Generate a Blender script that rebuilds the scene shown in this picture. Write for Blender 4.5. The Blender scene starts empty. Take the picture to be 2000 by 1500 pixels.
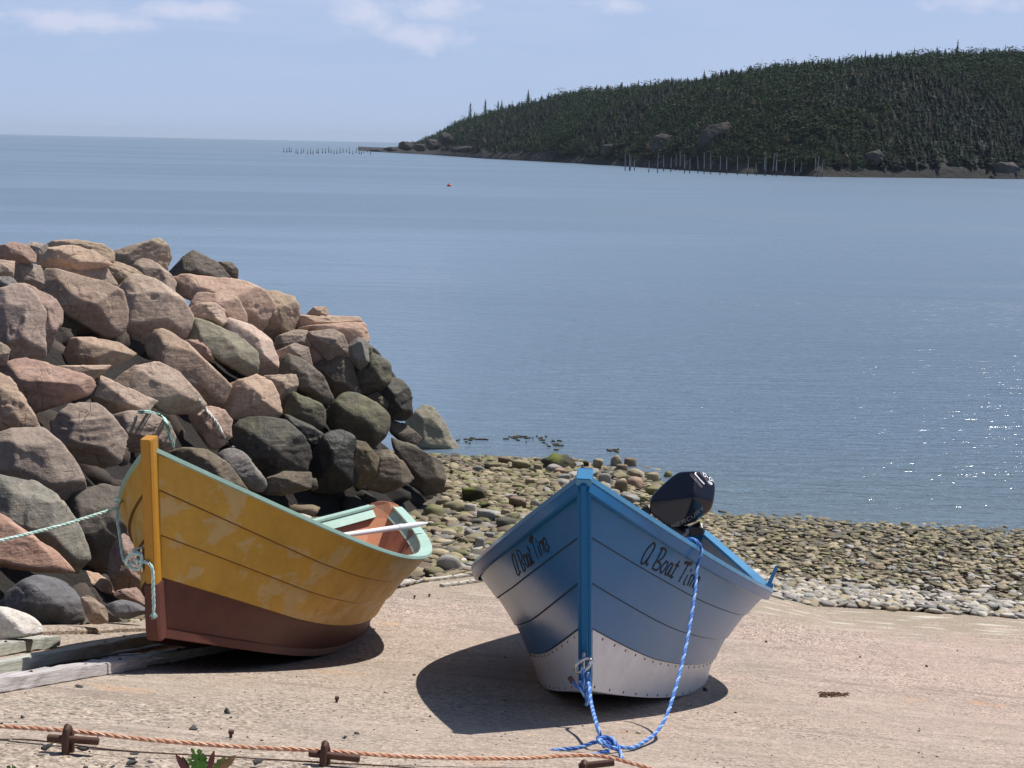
import bpy, bmesh, math, random
import numpy as np
from mathutils import Vector, Matrix
from mathutils.bvhtree import BVHTree
D = bpy.data
SC = bpy.context.scene
COL = SC.collection
HC = 4.4                       # eye height above the water
F = 3000.0                     # focal length in pixels of the 2000 px wide photograph
PITCH = math.radians(8.87); ROLL = math.radians(1.2)
# ---------------------------------------------------------------- camera
FW = np.array([0, math.cos(PITCH), -math.sin(PITCH)])
_R0 = np.array([1., 0, 0]); _U0 = np.array([0, math.sin(PITCH), math.cos(PITCH)])
RV = math.cos(ROLL) * _R0 + math.sin(ROLL) * _U0
UV = -math.sin(ROLL) * _R0 + math.cos(ROLL) * _U0
CAM = np.array([0, 0, HC])
cam = D.cameras.new('camera'); cam.sensor_width = 36; cam.lens = 36 * F / 2000
cam.clip_start = .1; cam.clip_end = 30000
co = D.objects.new('camera', cam); COL.objects.link(co)
co.matrix_world = Matrix(((RV[0], UV[0], -FW[0], 0), (RV[1], UV[1], -FW[1], 0), (RV[2], UV[2], -FW[2], HC), (0, 0, 0, 1)))
SC.camera = co
# ---------------------------------------------------------------- light
SUN_AZ, SUN_EL = .918, 1.016
sd = Vector((math.sin(SUN_AZ) * math.cos(SUN_EL), math.cos(SUN_AZ) * math.cos(SUN_EL), math.sin(SUN_EL)))
sl = D.lights.new('sun', 'SUN'); sl.energy = 4.9; sl.angle = math.radians(.5); sl.color = (1, .955, .89)
so = D.objects.new('sun', sl); COL.objects.link(so); so.rotation_euler = sd.to_track_quat('Z', 'Y').to_euler()
so.location = (20, 10, 40)
SC.view_settings.view_transform = 'Standard'; SC.view_settings.look = 'None'
SC.view_settings.exposure = 0.17; SC.view_settings.gamma = 1; SC.view_settings.use_curve_mapping = False
SC.cycles.max_bounces = 6; SC.cycles.diffuse_bounces = 3; SC.cycles.glossy_bounces = 3
SC.cycles.transparent_max_bounces = 8; SC.cycles.volume_bounces = 0
SC.cycles.caustics_reflective = False; SC.cycles.caustics_refractive = False

class NT:
    def __init__(s, tree): s.t = tree; s.t.nodes.clear()
    def n(s, kind, props=None, **ins):
        nd = s.t.nodes.new(kind)
        for k, v in (props or {}).items(): setattr(nd, k, v)
        for k, v in ins.items():
            key = k.replace('_', ' ')
            sk = nd.inputs[int(k[1:])] if (k[0] == 'i' and k[1:].isdigit()) else nd.inputs[key]
            if isinstance(v, bpy.types.NodeSocket): s.t.links.new(v, sk)
            else: sk.default_value = v
        return nd
    def noise(s, vec, scale, detail=4, rough=.55, dist=0):
        return s.n('ShaderNodeTexNoise', Vector=vec, Scale=scale, Detail=detail, Roughness=rough, Distortion=dist).outputs['Fac']
    def ramp(s, fac, stops):
        r = s.n('ShaderNodeValToRGB', Fac=fac); cr = r.color_ramp
        while len(cr.elements) < len(stops): cr.elements.new(.5)
        for e, (p, c) in zip(cr.elements, stops):
            e.position = p; e.color = (c, c, c, 1) if isinstance(c, (int, float)) else (*c, 1)
        return r.outputs['Color']
    def mix(s, fac, a, b, mode='MIX'):
        m = s.n('ShaderNodeMix', {'data_type': 'RGBA', 'blend_type': mode})
        for i, v in ((0, fac), (6, a), (7, b)):
            if isinstance(v, bpy.types.NodeSocket): s.t.links.new(v, m.inputs[i])
            else: m.inputs[i].default_value = v if i == 0 else (*v, 1)[:4]
        return m.outputs[2]
    def math(s, op, a, b=0., c=0., clamp=False):
        m = s.n('ShaderNodeMath', {'operation': op, 'use_clamp': clamp}, i0=a, i1=b, i2=c); return m.outputs[0]
    def mapr(s, v, a, b, c=0., d=1.):
        return s.n('ShaderNodeMapRange', Value=v, i1=a, i2=b, i3=c, i4=d).outputs[0]
    def scale(s, vec, sc, rot=(0, 0, 0), loc=(0, 0, 0)):
        return s.n('ShaderNodeMapping', Vector=vec, Scale=sc, Rotation=rot, Location=loc).outputs[0]
    def bump(s, h, st, dist=.01, normal=None):
        b = s.n('ShaderNodeBump', Height=h, Strength=st, Distance=dist)
        if normal is not None: s.t.links.new(normal, b.inputs['Normal'])
        return b.outputs[0]
    def out(s, **kw):
        p = s.n('ShaderNodeBsdfPrincipled', **kw)
        s.t.links.new(p.outputs[0], s.n('ShaderNodeOutputMaterial').inputs[0]); return p
def mat(name):
    m = D.materials.new(name); m.use_nodes = True; return m, NT(m.node_tree)
def objco(t): return t.n('ShaderNodeTexCoord').outputs['Object']
def geopos(t): return t.n('ShaderNodeNewGeometry').outputs['Position']

# ---------------------------------------------------------------- sky
w = D.worlds.new('World'); SC.world = w; w.use_nodes = True; t = NT(w.node_tree)
sky = t.n('ShaderNodeTexSky', {'sky_type': 'NISHITA', 'sun_disc': False, 'sun_elevation': SUN_EL, 'sun_rotation': SUN_AZ,
    'altitude': 0, 'air_density': 1.0, 'dust_density': .6, 'ozone_density': 2.2})
dirv = t.n('ShaderNodeTexCoord').outputs['Generated']
base = t.mix(1., sky.outputs[0], (.66, .66, .68), 'MULTIPLY')
sep = t.n('ShaderNodeSeparateXYZ', Vector=dirv)
el = sep.outputs[2]
def blob(px, py, rx, ry):
    d = FW + RV * (px - 1000) / F - UV * (py - 750) / F; d = d / np.linalg.norm(d)
    a = t.n('ShaderNodeVectorMath', {'operation': 'SUBTRACT'}, i0=dirv, i1=tuple(d)).outputs[0]
    a = t.scale(a, (F / rx, F / rx, F / ry))
    l = t.n('ShaderNodeVectorMath', {'operation': 'LENGTH'}, i0=a).outputs['Value']
    return t.math('SUBTRACT', 1., l, clamp=True)
puff = t.noise(t.scale(dirv, (38, 38, 62)), 1., 7, .62, .3)
streak = t.noise(t.scale(dirv, (7, 7, 60), rot=(0, .02, 0)), 1., 6, .6, .5)
wide = t.noise(t.scale(dirv, (3, 3, 9), loc=(.7, .2, 0)), 1., 3, .5)
cum = None
for b in ((715, 25, 90, 62), (850, 12, 110, 40), (1200, 12, 90, 22), (830, 75, 130, 40), (1900, 5, 160, 30), (380, 20, 150, 30), (150, 45, 200, 30)):
    q = blob(*b); cum = q if cum is None else t.math('MAXIMUM', cum, q)
cm = t.mapr(t.math('ADD', puff, t.math('MULTIPLY', cum, .55)), .62, .95)
cm = t.math('MULTIPLY', cm, t.mapr(cum, 0., .25))
sm = t.math('MULTIPLY', t.mapr(streak, .42, .85), t.math('MULTIPLY', t.mapr(el, .02, .10), t.mapr(el, .12, .22, 1., .25)))
sm = t.math('MULTIPLY', sm, t.mapr(sep.outputs[0], .25, -.25, .15, 1.35))
veil = t.math('MULTIPLY', t.math('MULTIPLY', t.mapr(wide, .3, .75), t.mapr(el, .12, .25, 1., .2)), .22)
el0 = t.n('ShaderNodeSeparateXYZ', Vector=dirv).outputs[2]
base = t.mix(t.mapr(el0, .14, .34, .85, .0), base, (3.75, 5.0, 7.6))
base = t.mix(t.mapr(el0, .0, .06, .5, .0), base, (4.2, 5.3, 7.3))
col = t.mix(t.math('ADD', t.math('MULTIPLY', sm, .75), veil, clamp=True), base, (5.3, 5.9, 7.7))
col = t.mix(t.math('MULTIPLY', cm, .5), col, (7.2, 7.1, 8.2))
bg = t.n('ShaderNodeBackground', Color=col, Strength=.1)
t.t.links.new(bg.outputs[0], t.n('ShaderNodeOutputWorld').inputs[0])

# ---------------------------------------------------------------- helpers
def tag(o, label=None, cat=None, group=None, kind=None):
    if label: o['label'] = label
    if cat: o['category'] = cat
    if group: o['group'] = group
    if kind: o['kind'] = kind
    return o
def mesh(name, V, Fc, m, parent=None, smooth=True, cols=None, mats=None, mi=None):
    me = D.meshes.new(name)
    V = np.asarray(V, dtype=np.float32)
    if isinstance(Fc, np.ndarray):
        n = len(Fc); k = Fc.shape[1]
        me.vertices.add(len(V)); me.vertices.foreach_set('co', V.ravel())
        me.loops.add(n * k); me.loops.foreach_set('vertex_index', Fc.ravel().astype(np.int32))
        me.polygons.add(n); me.polygons.foreach_set('loop_start', np.arange(0, n * k, k, dtype=np.int32))
        me.update(calc_edges=True)
    else: me.from_pydata([tuple(map(float, v)) for v in V], [], [tuple(map(int, f)) for f in Fc]); me.update()
    if smooth: me.polygons.foreach_set('use_smooth', np.ones(len(me.polygons), dtype=bool))
    if cols is not None:
        a = me.color_attributes.new('tint', 'FLOAT_COLOR', 'POINT')
        a.data.foreach_set('color', np.c_[cols, np.ones(len(cols))].astype(np.float32).ravel())
    for mm in ([m] if mats is None else mats): me.materials.append(mm)
    if mi is not None: me.polygons.foreach_set('material_index', np.asarray(mi, dtype=np.int32))
    o = D.objects.new(name, me); COL.objects.link(o)
    if parent is not None: o.parent = parent
    return o
def empty(name, loc=(0, 0, 0)):
    o = D.objects.new(name, None); COL.objects.link(o); o.location = loc; o.empty_display_size = .2; return o
def rehome(o, loc):
    """give a world-space mesh an origin at loc"""
    o.data.transform(Matrix.Translation(-Vector(loc))); o.location = loc; return o
class MB:
    def __init__(s): s.v = []; s.f = []
    def add(s, V, Fc):
        b = len(s.v); s.v += [tuple(map(float, v)) for v in V]; s.f += [tuple(int(i) + b for i in f) for f in Fc]
    def box(s, c, ax, ay, az, hx, hy, hz):
        c = np.array(c, float); A = [np.array(a, float) for a in (ax, ay, az)]
        V = [c + A[0] * hx * i + A[1] * hy * j + A[2] * hz * k for k in (-1, 1) for j in (-1, 1) for i in (-1, 1)]
        s.add(V, [(0, 2, 3, 1), (4, 5, 7, 6), (0, 1, 5, 4), (2, 6, 7, 3), (0, 4, 6, 2), (1, 3, 7, 5)])
    def tube(s, pts, r, seg=10, cap=True):
        pts = np.array(pts, float); n = len(pts); r = np.full(n, r) if np.isscalar(r) else np.array(r)
        T, N, B = frames(pts); V = []
        for i in range(n):
            for k in range(seg):
                a = 2 * math.pi * k / seg; V.append(pts[i] + r[i] * (math.cos(a) * N[i] + math.sin(a) * B[i]))
        Fc = [(i * seg + k, i * seg + (k + 1) % seg, (i + 1) * seg + (k + 1) % seg, (i + 1) * seg + k) for i in range(n - 1) for k in range(seg)]
        if cap: Fc += [tuple(range(seg))[::-1], tuple(range((n - 1) * seg, n * seg))]
        s.add(V, Fc)
    def loft(s, rings, closed=True, cap=True):
        k = len(rings[0]); V = [p for r in rings for p in r]; Fc = []
        for i in range(len(rings) - 1):
            for j in range(k if closed else k - 1):
                Fc.append((i * k + j, i * k + (j + 1) % k, (i + 1) * k + (j + 1) % k, (i + 1) * k + j))
        if cap and closed: Fc += [tuple(range(k))[::-1], tuple(range((len(rings) - 1) * k, len(rings) * k))]
        s.add(V, Fc)
    def build(s, name, m, parent=None, smooth=True, bevel=0):
        o = mesh(name, s.v, s.f, m, parent, smooth)
        bm = bmesh.new(); bm.from_mesh(o.data); bmesh.ops.recalc_face_normals(bm, faces=bm.faces)
        if bevel: bmesh.ops.bevel(bm, geom=[e for e in bm.edges if e.calc_face_angle(0) > .6], offset=bevel, segments=2, affect='EDGES')
        bm.to_mesh(o.data); bm.free()
        if smooth:
            try: o.data.set_sharp_from_angle(angle=math.radians(38))
            except Exception: pass
        return o
def frames(pts):
    n = len(pts); T = np.gradient(pts, axis=0); T /= (np.linalg.norm(T, axis=1)[:, None] + 1e-12)
    N = np.zeros_like(T); up = np.array([0, 0, 1.]); up = up if abs(T[0] @ up) < .9 else np.array([1., 0, 0])
    v = np.cross(T[0], up); N[0] = v / np.linalg.norm(v)
    for i in range(1, n):
        v = N[i - 1] - T[i] * (N[i - 1] @ T[i]); N[i] = v / (np.linalg.norm(v) + 1e-12)
    return T, N, np.cross(T, N)
def spline(pts, n=12):
    P = np.array(pts, float); P = np.vstack([2 * P[0] - P[1], P, 2 * P[-1] - P[-2]]); out = []
    for i in range(1, len(P) - 2):
        for k in range(n):
            u = k / n; a, b, c, d = P[i - 1:i + 3]
            out.append(.5 * (2 * b + (c - a) * u + (2 * a - 5 * b + 4 * c - d) * u * u + (3 * b - a - 3 * c + d) * u ** 3))
    out.append(P[-2]); return np.array(out)
def resample(P, step):
    L = np.r_[0, np.cumsum(np.linalg.norm(np.diff(P, axis=0), axis=1))]; n = max(3, int(L[-1] / step))
    q = np.linspace(0, L[-1], n); return np.stack([np.interp(q, L, P[:, i]) for i in range(3)], 1), q
def rope_geo(mb, pts, R, twist=9., strands=3, fine=1.0, mi=None):
    """laid rope: strands wound round the line"""
    P, q = resample(spline(pts), R * .55 * fine); T, N, B = frames(P)
    for s in range(strands):
        a = q / (R * twist) * 2 * math.pi * .75 + 2 * math.pi * s / strands
        C = P + (np.cos(a)[:, None] * N + np.sin(a)[:, None] * B) * R * .5
        n0 = len(mb.f); mb.tube(C, R * .52, 6)
        if mi is not None: mi += [min(s, 1)] * (len(mb.f) - n0)

# ---------------------------------------------------------------- where things stand
def ray(px, py):
    d = FW + RV * (px - 1000) / F - UV * (py - 750) / F; return d / d[1]
def at(px, py, y): return CAM + ray(px, py) * y
def ground(x, y):
    x = np.asarray(x, float); y = np.asarray(y, float)
    g = HC - (.626 + .279 * y + .07 * x) + .18 * .6 * np.log1p(np.exp(np.clip((y - 9.3) / .6, -40, 40)))
    k = np.clip((y - 10) / 4, 0, 1)
    g = g + np.interp(x, [-3, -.95, .9, 1.9, 2.5, 6.2, 12], [-.09, -.06, .05, .05, -.14, .07, .2]) * k
    near = np.clip((4.0 - y) / 1.5, 0, None); g = g - np.where(y < 4, .279 * (4.0 - y) * .8, 0)   # the top of the slip levels off
    return np.maximum(g, -3.0)
TOE = np.array([(-3.4, 4.5), (-2.95, 7.0), (-2.5, 8.2), (-2.25, 10), (-2.15, 13), (-1.95, 14.6), (-.8, 15.2), (-.62, 17.2),
                (-1.0, 19.2), (-3, 21), (-8, 23), (-16, 22), (-16, 4.5)])
def inside_dist(x, y):
    x = np.asarray(x, float); y = np.asarray(y, float); d = np.full(x.shape, 1e9); ins = np.zeros(x.shape, bool)
    for i in range(len(TOE)):
        a, b = TOE[i], TOE[(i + 1) % len(TOE)]; e = b - a
        u = np.clip(((x - a[0]) * e[0] + (y - a[1]) * e[1]) / (e @ e), 0, 1)
        d = np.minimum(d, np.hypot(x - a[0] - u * e[0], y - a[1] - u * e[1]))
        c = ((a[1] > y) != (b[1] > y)); xi = a[0] + (y - a[1]) / (b[1] - a[1] + 1e-12) * e[0]; ins ^= c & (x < xi)
    return np.where(ins, d, -d)
def pile(x, y):
    g = ground(x, y); s = np.maximum(inside_dist(x, y), 0)
    z = np.maximum(g, -1.5) + s * .86 + .12 * (s > 0)
    cap = HC - .95 - .19 * (np.asarray(y) - 12)
    cap = np.where(np.asarray(y) < 12, HC - .95 + .03 * (12 - np.asarray(y)), cap)
    return np.where(s > 0, np.minimum(z, np.maximum(cap, g)), g)
def hit(px, py, f=ground, lo=3., hi=60.):
    d = ray(px, py); tt = np.linspace(lo, hi, 5700); P = CAM + tt[:, None] * d
    gap = P[:, 2] - np.maximum(f(P[:, 0], P[:, 1]), -.0 if f is ground else -9)
    k = np.argmax(gap < 0) if (gap < 0).any() and tt[np.argmax(gap < 0)] < 24 or f is ground else np.argmin(gap[:1900])
    return P[k]
def on(px, py, h=0.):
    p = hit(px, py).copy(); p[2] += h; return p
# ---------------------------------------------------------------- materials
def rockmat(name, c1, c2, c3, rough=.85, cracks=.5, strata=.3, spots=0., spotc=(.6, .58, .5), scale=1., green=0.):
    m, t = mat(name); p = objco(t); info = t.n('ShaderNodeObjectInfo')
    rv = t.n('ShaderNodeVectorMath', {'operation': 'SCALE'}, i0=p); rv.inputs['Scale'].default_value = 1.
    off = t.n('ShaderNodeCombineXYZ', i0=t.math('MULTIPLY', info.outputs['Random'], 40.), i1=t.math('MULTIPLY', info.outputs['Random'], 17.), i2=0.)
    p = t.n('ShaderNodeVectorMath', {'operation': 'ADD'}, i0=p, i1=off.outputs[0]).outputs[0]
    big = t.noise(p, 2.2 * scale, 5, .6, .4); fine = t.noise(p, 26 * scale, 6, .7); mid = t.noise(p, 8 * scale, 5, .65)
    c = t.mix(t.mapr(big, .35, .65), c1, c2)
    c = t.mix(t.math('MULTIPLY', t.mapr(mid, .52, .72), .7), c, c3)
    c = t.mix(1., c, t.ramp(fine, [(.25, .62), (.5, 1.), (.8, 1.25)]), 'MULTIPLY')
    st = t.noise(t.scale(p, (1.2, 1.2, 14), rot=(.35, .25, 0)), 2.2, 4, .6, .6)
    c = t.mix(strata, c, t.ramp(st, [(.3, .62), (.55, 1.05), (.75, 1.2)]), 'MULTIPLY')
    warp = t.n('ShaderNodeMix', {'data_type': 'VECTOR'}, Factor=.1, i4=p, i5=t.n('ShaderNodeTexNoise', Vector=p, Scale=3.).outputs['Color']).outputs[1]
    vo = t.n('ShaderNodeTexVoronoi', {'feature': 'DISTANCE_TO_EDGE'}, Vector=warp, Scale=5.5 * scale).outputs['Distance']
    ck = t.math('MULTIPLY', t.mapr(vo, .0, .013, 1., 0.), t.mapr(t.noise(p, 3.1, 2), .5, .62))
    ck = t.math('MULTIPLY', ck, cracks)
    c = t.mix(t.math('MULTIPLY', ck, .75), c, tuple(v * .25 for v in c1))
    if spots:
        sp_ = t.mapr(t.noise(p, 17 * scale, 3, .8), .62, .7); c = t.mix(t.math('MULTIPLY', sp_, spots), c, spotc)
    if green:
        nz = t.n('ShaderNodeSeparateXYZ', Vector=t.n('ShaderNodeNewGeometry').outputs['Normal']).outputs[2]
        gm = t.math('MULTIPLY', t.mapr(nz, .1, .8), t.mapr(mid, .4, .6)); c = t.mix(t.math('MULTIPLY', gm, green), c, (.12, .135, .03))
    hs = t.n('ShaderNodeHueSaturation', Color=c, Hue=.5, Saturation=t.math('MULTIPLY_ADD', info.outputs['Random'], .3, .85), Value=t.math('MULTIPLY_ADD', info.outputs['Random'], .3, .87))
    h = t.math('ADD', t.math('MULTIPLY', mid, .6), t.math('MULTIPLY', fine, .35)); h = t.math('ADD', h, t.math('MULTIPLY', st, strata * .8))
    h = t.math('SUBTRACT', h, t.math('MULTIPLY', ck, .9))
    t.out(Base_Color=hs.outputs[0], Roughness=rough, Normal=t.bump(h, .75, .03)); return m
RM = {
 'tan': rockmat('tan_sandstone', (0.48, 0.355, 0.27), (0.42, 0.31, 0.235), (0.52, 0.405, 0.32)),
 'pink': rockmat('pink_sandstone', (0.48, 0.335, 0.255), (0.42, 0.29, 0.22), (0.52, 0.39, 0.305)),
 'red': rockmat('red_sandstone', (0.42, 0.27, 0.205), (0.36, 0.235, 0.185), (0.46, 0.33, 0.265)),
 'brown': rockmat('brown_rock', (0.39, 0.285, 0.215), (0.33, 0.245, 0.185), (0.44, 0.345, 0.27), cracks=.7),
 'grey': rockmat('grey_rock', (0.382, 0.290, 0.214), (0.318, 0.245, 0.182), (0.446, 0.350, 0.266)),
 'purple': rockmat('purple_grey_rock', (0.329, 0.240, 0.187), (0.276, 0.205, 0.163), (0.403, 0.310, 0.243), spots=.25),
 'slate': rockmat('slate_boulder', (0.156, 0.150, 0.156), (0.124, 0.121, 0.129), (0.208, 0.202, 0.208), spots=.35, spotc=(.25, .24, .23), strata=.1, cracks=.12),
 'speck': rockmat('speckled_boulder', (0.206, 0.182, 0.165), (0.129, 0.117, 0.111), (0.323, 0.311, 0.276), spots=.7, spotc=(.30, .29, .25), strata=.1, scale=1.3),
 'mottle': rockmat('mottled_boulder', (0.283, 0.259, 0.212), (0.180, 0.169, 0.145), (0.344, 0.285, 0.203), spots=.5, spotc=(.32, .29, .22), scale=1.3),
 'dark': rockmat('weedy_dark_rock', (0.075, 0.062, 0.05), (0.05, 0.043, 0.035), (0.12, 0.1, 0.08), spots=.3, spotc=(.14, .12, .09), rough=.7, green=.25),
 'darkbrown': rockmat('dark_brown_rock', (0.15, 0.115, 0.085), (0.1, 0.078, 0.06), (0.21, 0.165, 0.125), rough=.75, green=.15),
 'black': rockmat('seaweed_hung_rock', (.026, .024, .018), (.018, .018, .014), (.05, .045, .03), spots=.4, spotc=(.06, .06, .03), rough=.6),
 'olive': rockmat('olive_rock', (0.12, 0.105, 0.065), (0.08, 0.07, 0.048), (0.17, 0.15, 0.1), spots=.3, rough=.75, green=.25),
 'moss': rockmat('mossy_slab', (0.28, 0.25, 0.185), (0.21, 0.19, 0.14), (.35, .32, .25), green=.12),
 'barn': rockmat('barnacled_rock', (.13, .10, .06), (.09, .07, .045), (.2, .17, .11), spots=.8, spotc=(.38, .36, .30), scale=1.8),
 'white': rockmat('white_boulder', (.66, .62, .58), (.58, .54, .50), (.70, .66, .62), cracks=.2, strata=.05),
 'quartz': rockmat('quartz_boulder', (.72, .54, .42), (.62, .42, .31), (.74, .66, .58), spots=.6, spotc=(.30, .22, .19), cracks=.3, strata=.1),
}
def tintmat(name, rough, bumpscale, tex=.5, spec=.4):
    m, t = mat(name); p = geopos(t); a = t.n('ShaderNodeAttribute', {'attribute_name': 'tint'}).outputs['Color']
    f = t.noise(p, bumpscale, 5, .7); g = t.noise(p, bumpscale * .2, 4, .6)
    c = t.mix(tex, a, t.ramp(f, [(.3, .5), (.5, 1.), (.7, 1.4)]), 'MULTIPLY')
    c = t.mix(tex * .6, c, t.ramp(g, [(.35, .65), (.6, 1.15)]), 'MULTIPLY')
    t.out(Base_Color=c, Roughness=rough, Normal=t.bump(f, .5, .01), Specular_IOR_Level=spec); return m
COBBLE = tintmat('beach_cobble', .8, 60)

# concrete of the slip
m, t = mat('ramp_concrete'); p = geopos(t)
agg = t.n('ShaderNodeTexVoronoi', {'feature': 'F1'}, Vector=p, Scale=75.); agc = agg.outputs['Color']
fine = t.noise(p, 150, 3, .8); mid = t.noise(p, 14, 5, .65); big = t.noise(p, 1.1, 4, .6, .6)
sx = t.n('ShaderNodeSeparateXYZ', Vector=p)
pinkf = t.mapr(t.math('ADD', t.math('MULTIPLY_ADD', sx.outputs[0], .22, t.math('MULTIPLY', sx.outputs[1], .11)), t.math('MULTIPLY', big, 1.1)), .9, 2.3)
c = t.mix(pinkf, (.375, .305, .245), (.43, .32, .27))
c = t.mix(t.mapr(big, .45, .7, 0., .75), c, (.30, .25, .205))
spk = t.ramp(t.n('ShaderNodeSeparateColor', Color=agc).outputs[0], [(.0, .22), (.14, .55), (.35, .95), (.7, 1.08), (.93, 1.5)])
c = t.mix(t.mapr(t.noise(p, 120, 2, .6), .60, .68, 0., .75), c, (.62, .55, .47))
c = t.mix(t.mapr(t.noise(t.scale(p, (1, 1, 1), loc=(7, 7, 0)), 85, 2, .6), .585, .65, 0., .7), c, (.15, .125, .105))
worn = t.mapr(t.noise(t.scale(p, (1, 1, 1), loc=(3, 1, 0)), .8, 4, .6), .4, .62, .35, .95)
c = t.mix(worn, c, spk, 'MULTIPLY')
c = t.mix(.8, c, t.ramp(fine, [(.3, .6), (.5, 1.), (.72, 1.35)]), 'MULTIPLY')
c = t.mix(.7, c, t.ramp(mid, [(.32, .78), (.55, 1.02), (.75, 1.15)]), 'MULTIPLY')
lg = t.noise(t.scale(p, (.9, 4.5, 4.5), rot=(0, 0, .42)), 1., 5, .6, .3)     # long drag marks along the slip
c = t.mix(t.mapr(lg, .56, .72, 0., .5), c, (.50, .41, .35))
c = t.mix(t.mapr(t.noise(t.scale(p, (1.3, 4, 4), rot=(0, 0, .75), loc=(5, 2, 0)), 1., 5, .65), .55, .7, 0., .6), c, (.22, .175, .145))
tr = t.noise(t.scale(p, (1.2, 1.2, 1.2), loc=(9, 4, 0)), 1.3, 3, .5)
c = t.mix(t.mapr(tr, .68, .74, 0., .35), c, (.52, .30, .15))
rst = t.n('ShaderNodeVectorMath', {'operation': 'LENGTH'}, i0=t.n('ShaderNodeVectorMath', {'operation': 'SUBTRACT'}, i0=p, i1=tuple(on(1925, 1375))).outputs[0]).outputs['Value']
c = t.mix(t.math('MULTIPLY', t.mapr(rst, .0, .16, 1., 0.), t.mapr(t.noise(p, 12, 4), .4, .65)), c, (.50, .24, .10))
edge = t.mapr(t.math('ADD', sx.outputs[1], t.math('MULTIPLY', t.noise(p, 2.2, 5, .7), 1.6)), 11.9, 12.7)
c = t.mix(t.math('MULTIPLY', edge, t.mapr(t.noise(p, 7, 5, .7), .38, .58, .25, .95)), c, (.30, .255, .185))
wh = t.math('MULTIPLY', edge, t.mapr(t.noise(t.scale(p, (.8, 3, 1)), 3., 4, .6), .54, .66)); c = t.mix(wh, c, (.52, .47, .40))
h = t.math('ADD', t.math('MULTIPLY', agg.outputs['Distance'], 1.2), t.math('MULTIPLY', fine, .4))
t.out(Base_Color=c, Roughness=.9, Normal=t.bump(h, .5, .006), Specular_IOR_Level=.3)
CONC = m
m, t = mat('beach_grit'); p = geopos(t)
a = t.noise(p, 30, 6, .75); b = t.noise(p, 1.2, 3)
c = t.mix(b, (.17, .15, .10), (.21, .185, .14)); c = t.mix(1., c, t.ramp(a, [(.3, .35), (.55, 1.), (.8, 1.5)]), 'MULTIPLY')
t.out(Base_Color=c, Roughness=.95, Normal=t.bump(a, 1., .04)); GRIT = m
m, t = mat('rubble_core_gap_shade'); p = geopos(t)
a = t.noise(p, 9, 6, .7); c = t.mix(a, (.012, .010, .009), (.026, .021, .017))  # near-black colour puts the shade between the boulders into the mound
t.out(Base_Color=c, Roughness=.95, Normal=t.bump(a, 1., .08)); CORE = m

# ---------------------------------------------------------------- water
m, t = mat('sea_water'); p = geopos(t)
q = t.n('ShaderNodeSeparateXYZ', Vector=p)
dist = t.n('ShaderNodeVectorMath', {'operation': 'LENGTH'}, i0=p).outputs['Value']
w1 = t.noise(t.scale(p, (.7, 2.6, 1), rot=(0, 0, .10)), 1.5, 4, .6, .5)
w2 = t.noise(t.scale(p, (1.3, 3.6, 1), rot=(0, 0, -.16)), 1.7, 3, .6, .4)
w3 = t.noise(t.scale(p, (.12, .55, 1), rot=(0, 0, .06)), 1.0, 5, .6, .5)
calm = t.noise(t.scale(p, (.012, .05, 1), rot=(0, 0, .12)), 1.0, 5, .62, .8)      # slicks and wind lanes
calm2 = t.noise(t.scale(p, (.005, .018, 1), rot=(0, 0, -.05), loc=(2, 1, 0)), 1.0, 5, .65, .6)
amp = t.math('MULTIPLY', t.mapr(calm, .42, .58, .5, 1.15), t.mapr(calm2, .4, .6, .65, 1.25))
h = t.math('ADD', t.math('MULTIPLY', w1, .062), t.math('MULTIPLY', w2, .042)); h = t.math('ADD', h, t.math('MULTIPLY', w3, .10))
h = t.math('MULTIPLY', h, amp)
shal = t.mapr(q.outputs[1], 16., 24., 1., 0.)
cw = t.mix(shal, (.135, .195, .265), (.120, .160, .180))
rg = t.math('MULTIPLY_ADD', t.mapr(dist, 18., 95.), .26, .11); rg = t.math('MULTIPLY', rg, t.mapr(amp, .4, 1.2, .85, 1.1))
t.out(Base_Color=cw, Roughness=rg, IOR=1.333, Normal=t.bump(h, 1., 1.), Specular_IOR_Level=.5)
WATER = m
mesh('sea_water', [(-9000, 9, 0), (9000, 9, 0), (9000, 12000, 0), (-9000, 12000, 0)], [(0, 1, 2, 3)], WATER)['kind'] = 'structure'

# ---------------------------------------------------------------- beach, slip, rubble core
rng = np.random.default_rng(7)
def vnoise(P, seed=0):
    P = np.asarray(P, float); I = np.floor(P).astype(np.int64); f = P - I; f = f * f * (3 - 2 * f); out = 0
    for dx in (0, 1):
        for dy in (0, 1):
            for dz in (0, 1):
                n = (I[:, 0] + dx) * 374761393 + (I[:, 1] + dy) * 668265263 + (I[:, 2] + dz) * 2147483647 + seed * 974634777
                n = (n ^ (n >> 13)) * 1274126177; n = ((n ^ (n >> 16)) & 0xffff) / 65535.
                out = out + n * (f[:, 0] if dx else 1 - f[:, 0]) * (f[:, 1] if dy else 1 - f[:, 1]) * (f[:, 2] if dz else 1 - f[:, 2])
    return out * 2 - 1
def fbm(P, o=4, seed=0, r=.5):
    a = 1.; s = 0; tot = 0
    for i in range(o): s = s + a * vnoise(P * 2 ** i + 13.7 * i, seed + i); tot += a; a *= r
    return s / tot
def sheet(name, xs, ys, f, m, kind='structure'):
    X, Y = np.meshgrid(xs, ys); Z = f(X.ravel(), Y.ravel()); n = len(xs)
    V = np.c_[X.ravel(), Y.ravel(), Z]; i = np.arange(n - 1); j = np.arange(len(ys) - 1)[:, None] * n
    a = (i + j).ravel(); o = mesh(name, V, np.c_[a, a + 1, a + n + 1, a + n], m); o['kind'] = kind; return o
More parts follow.
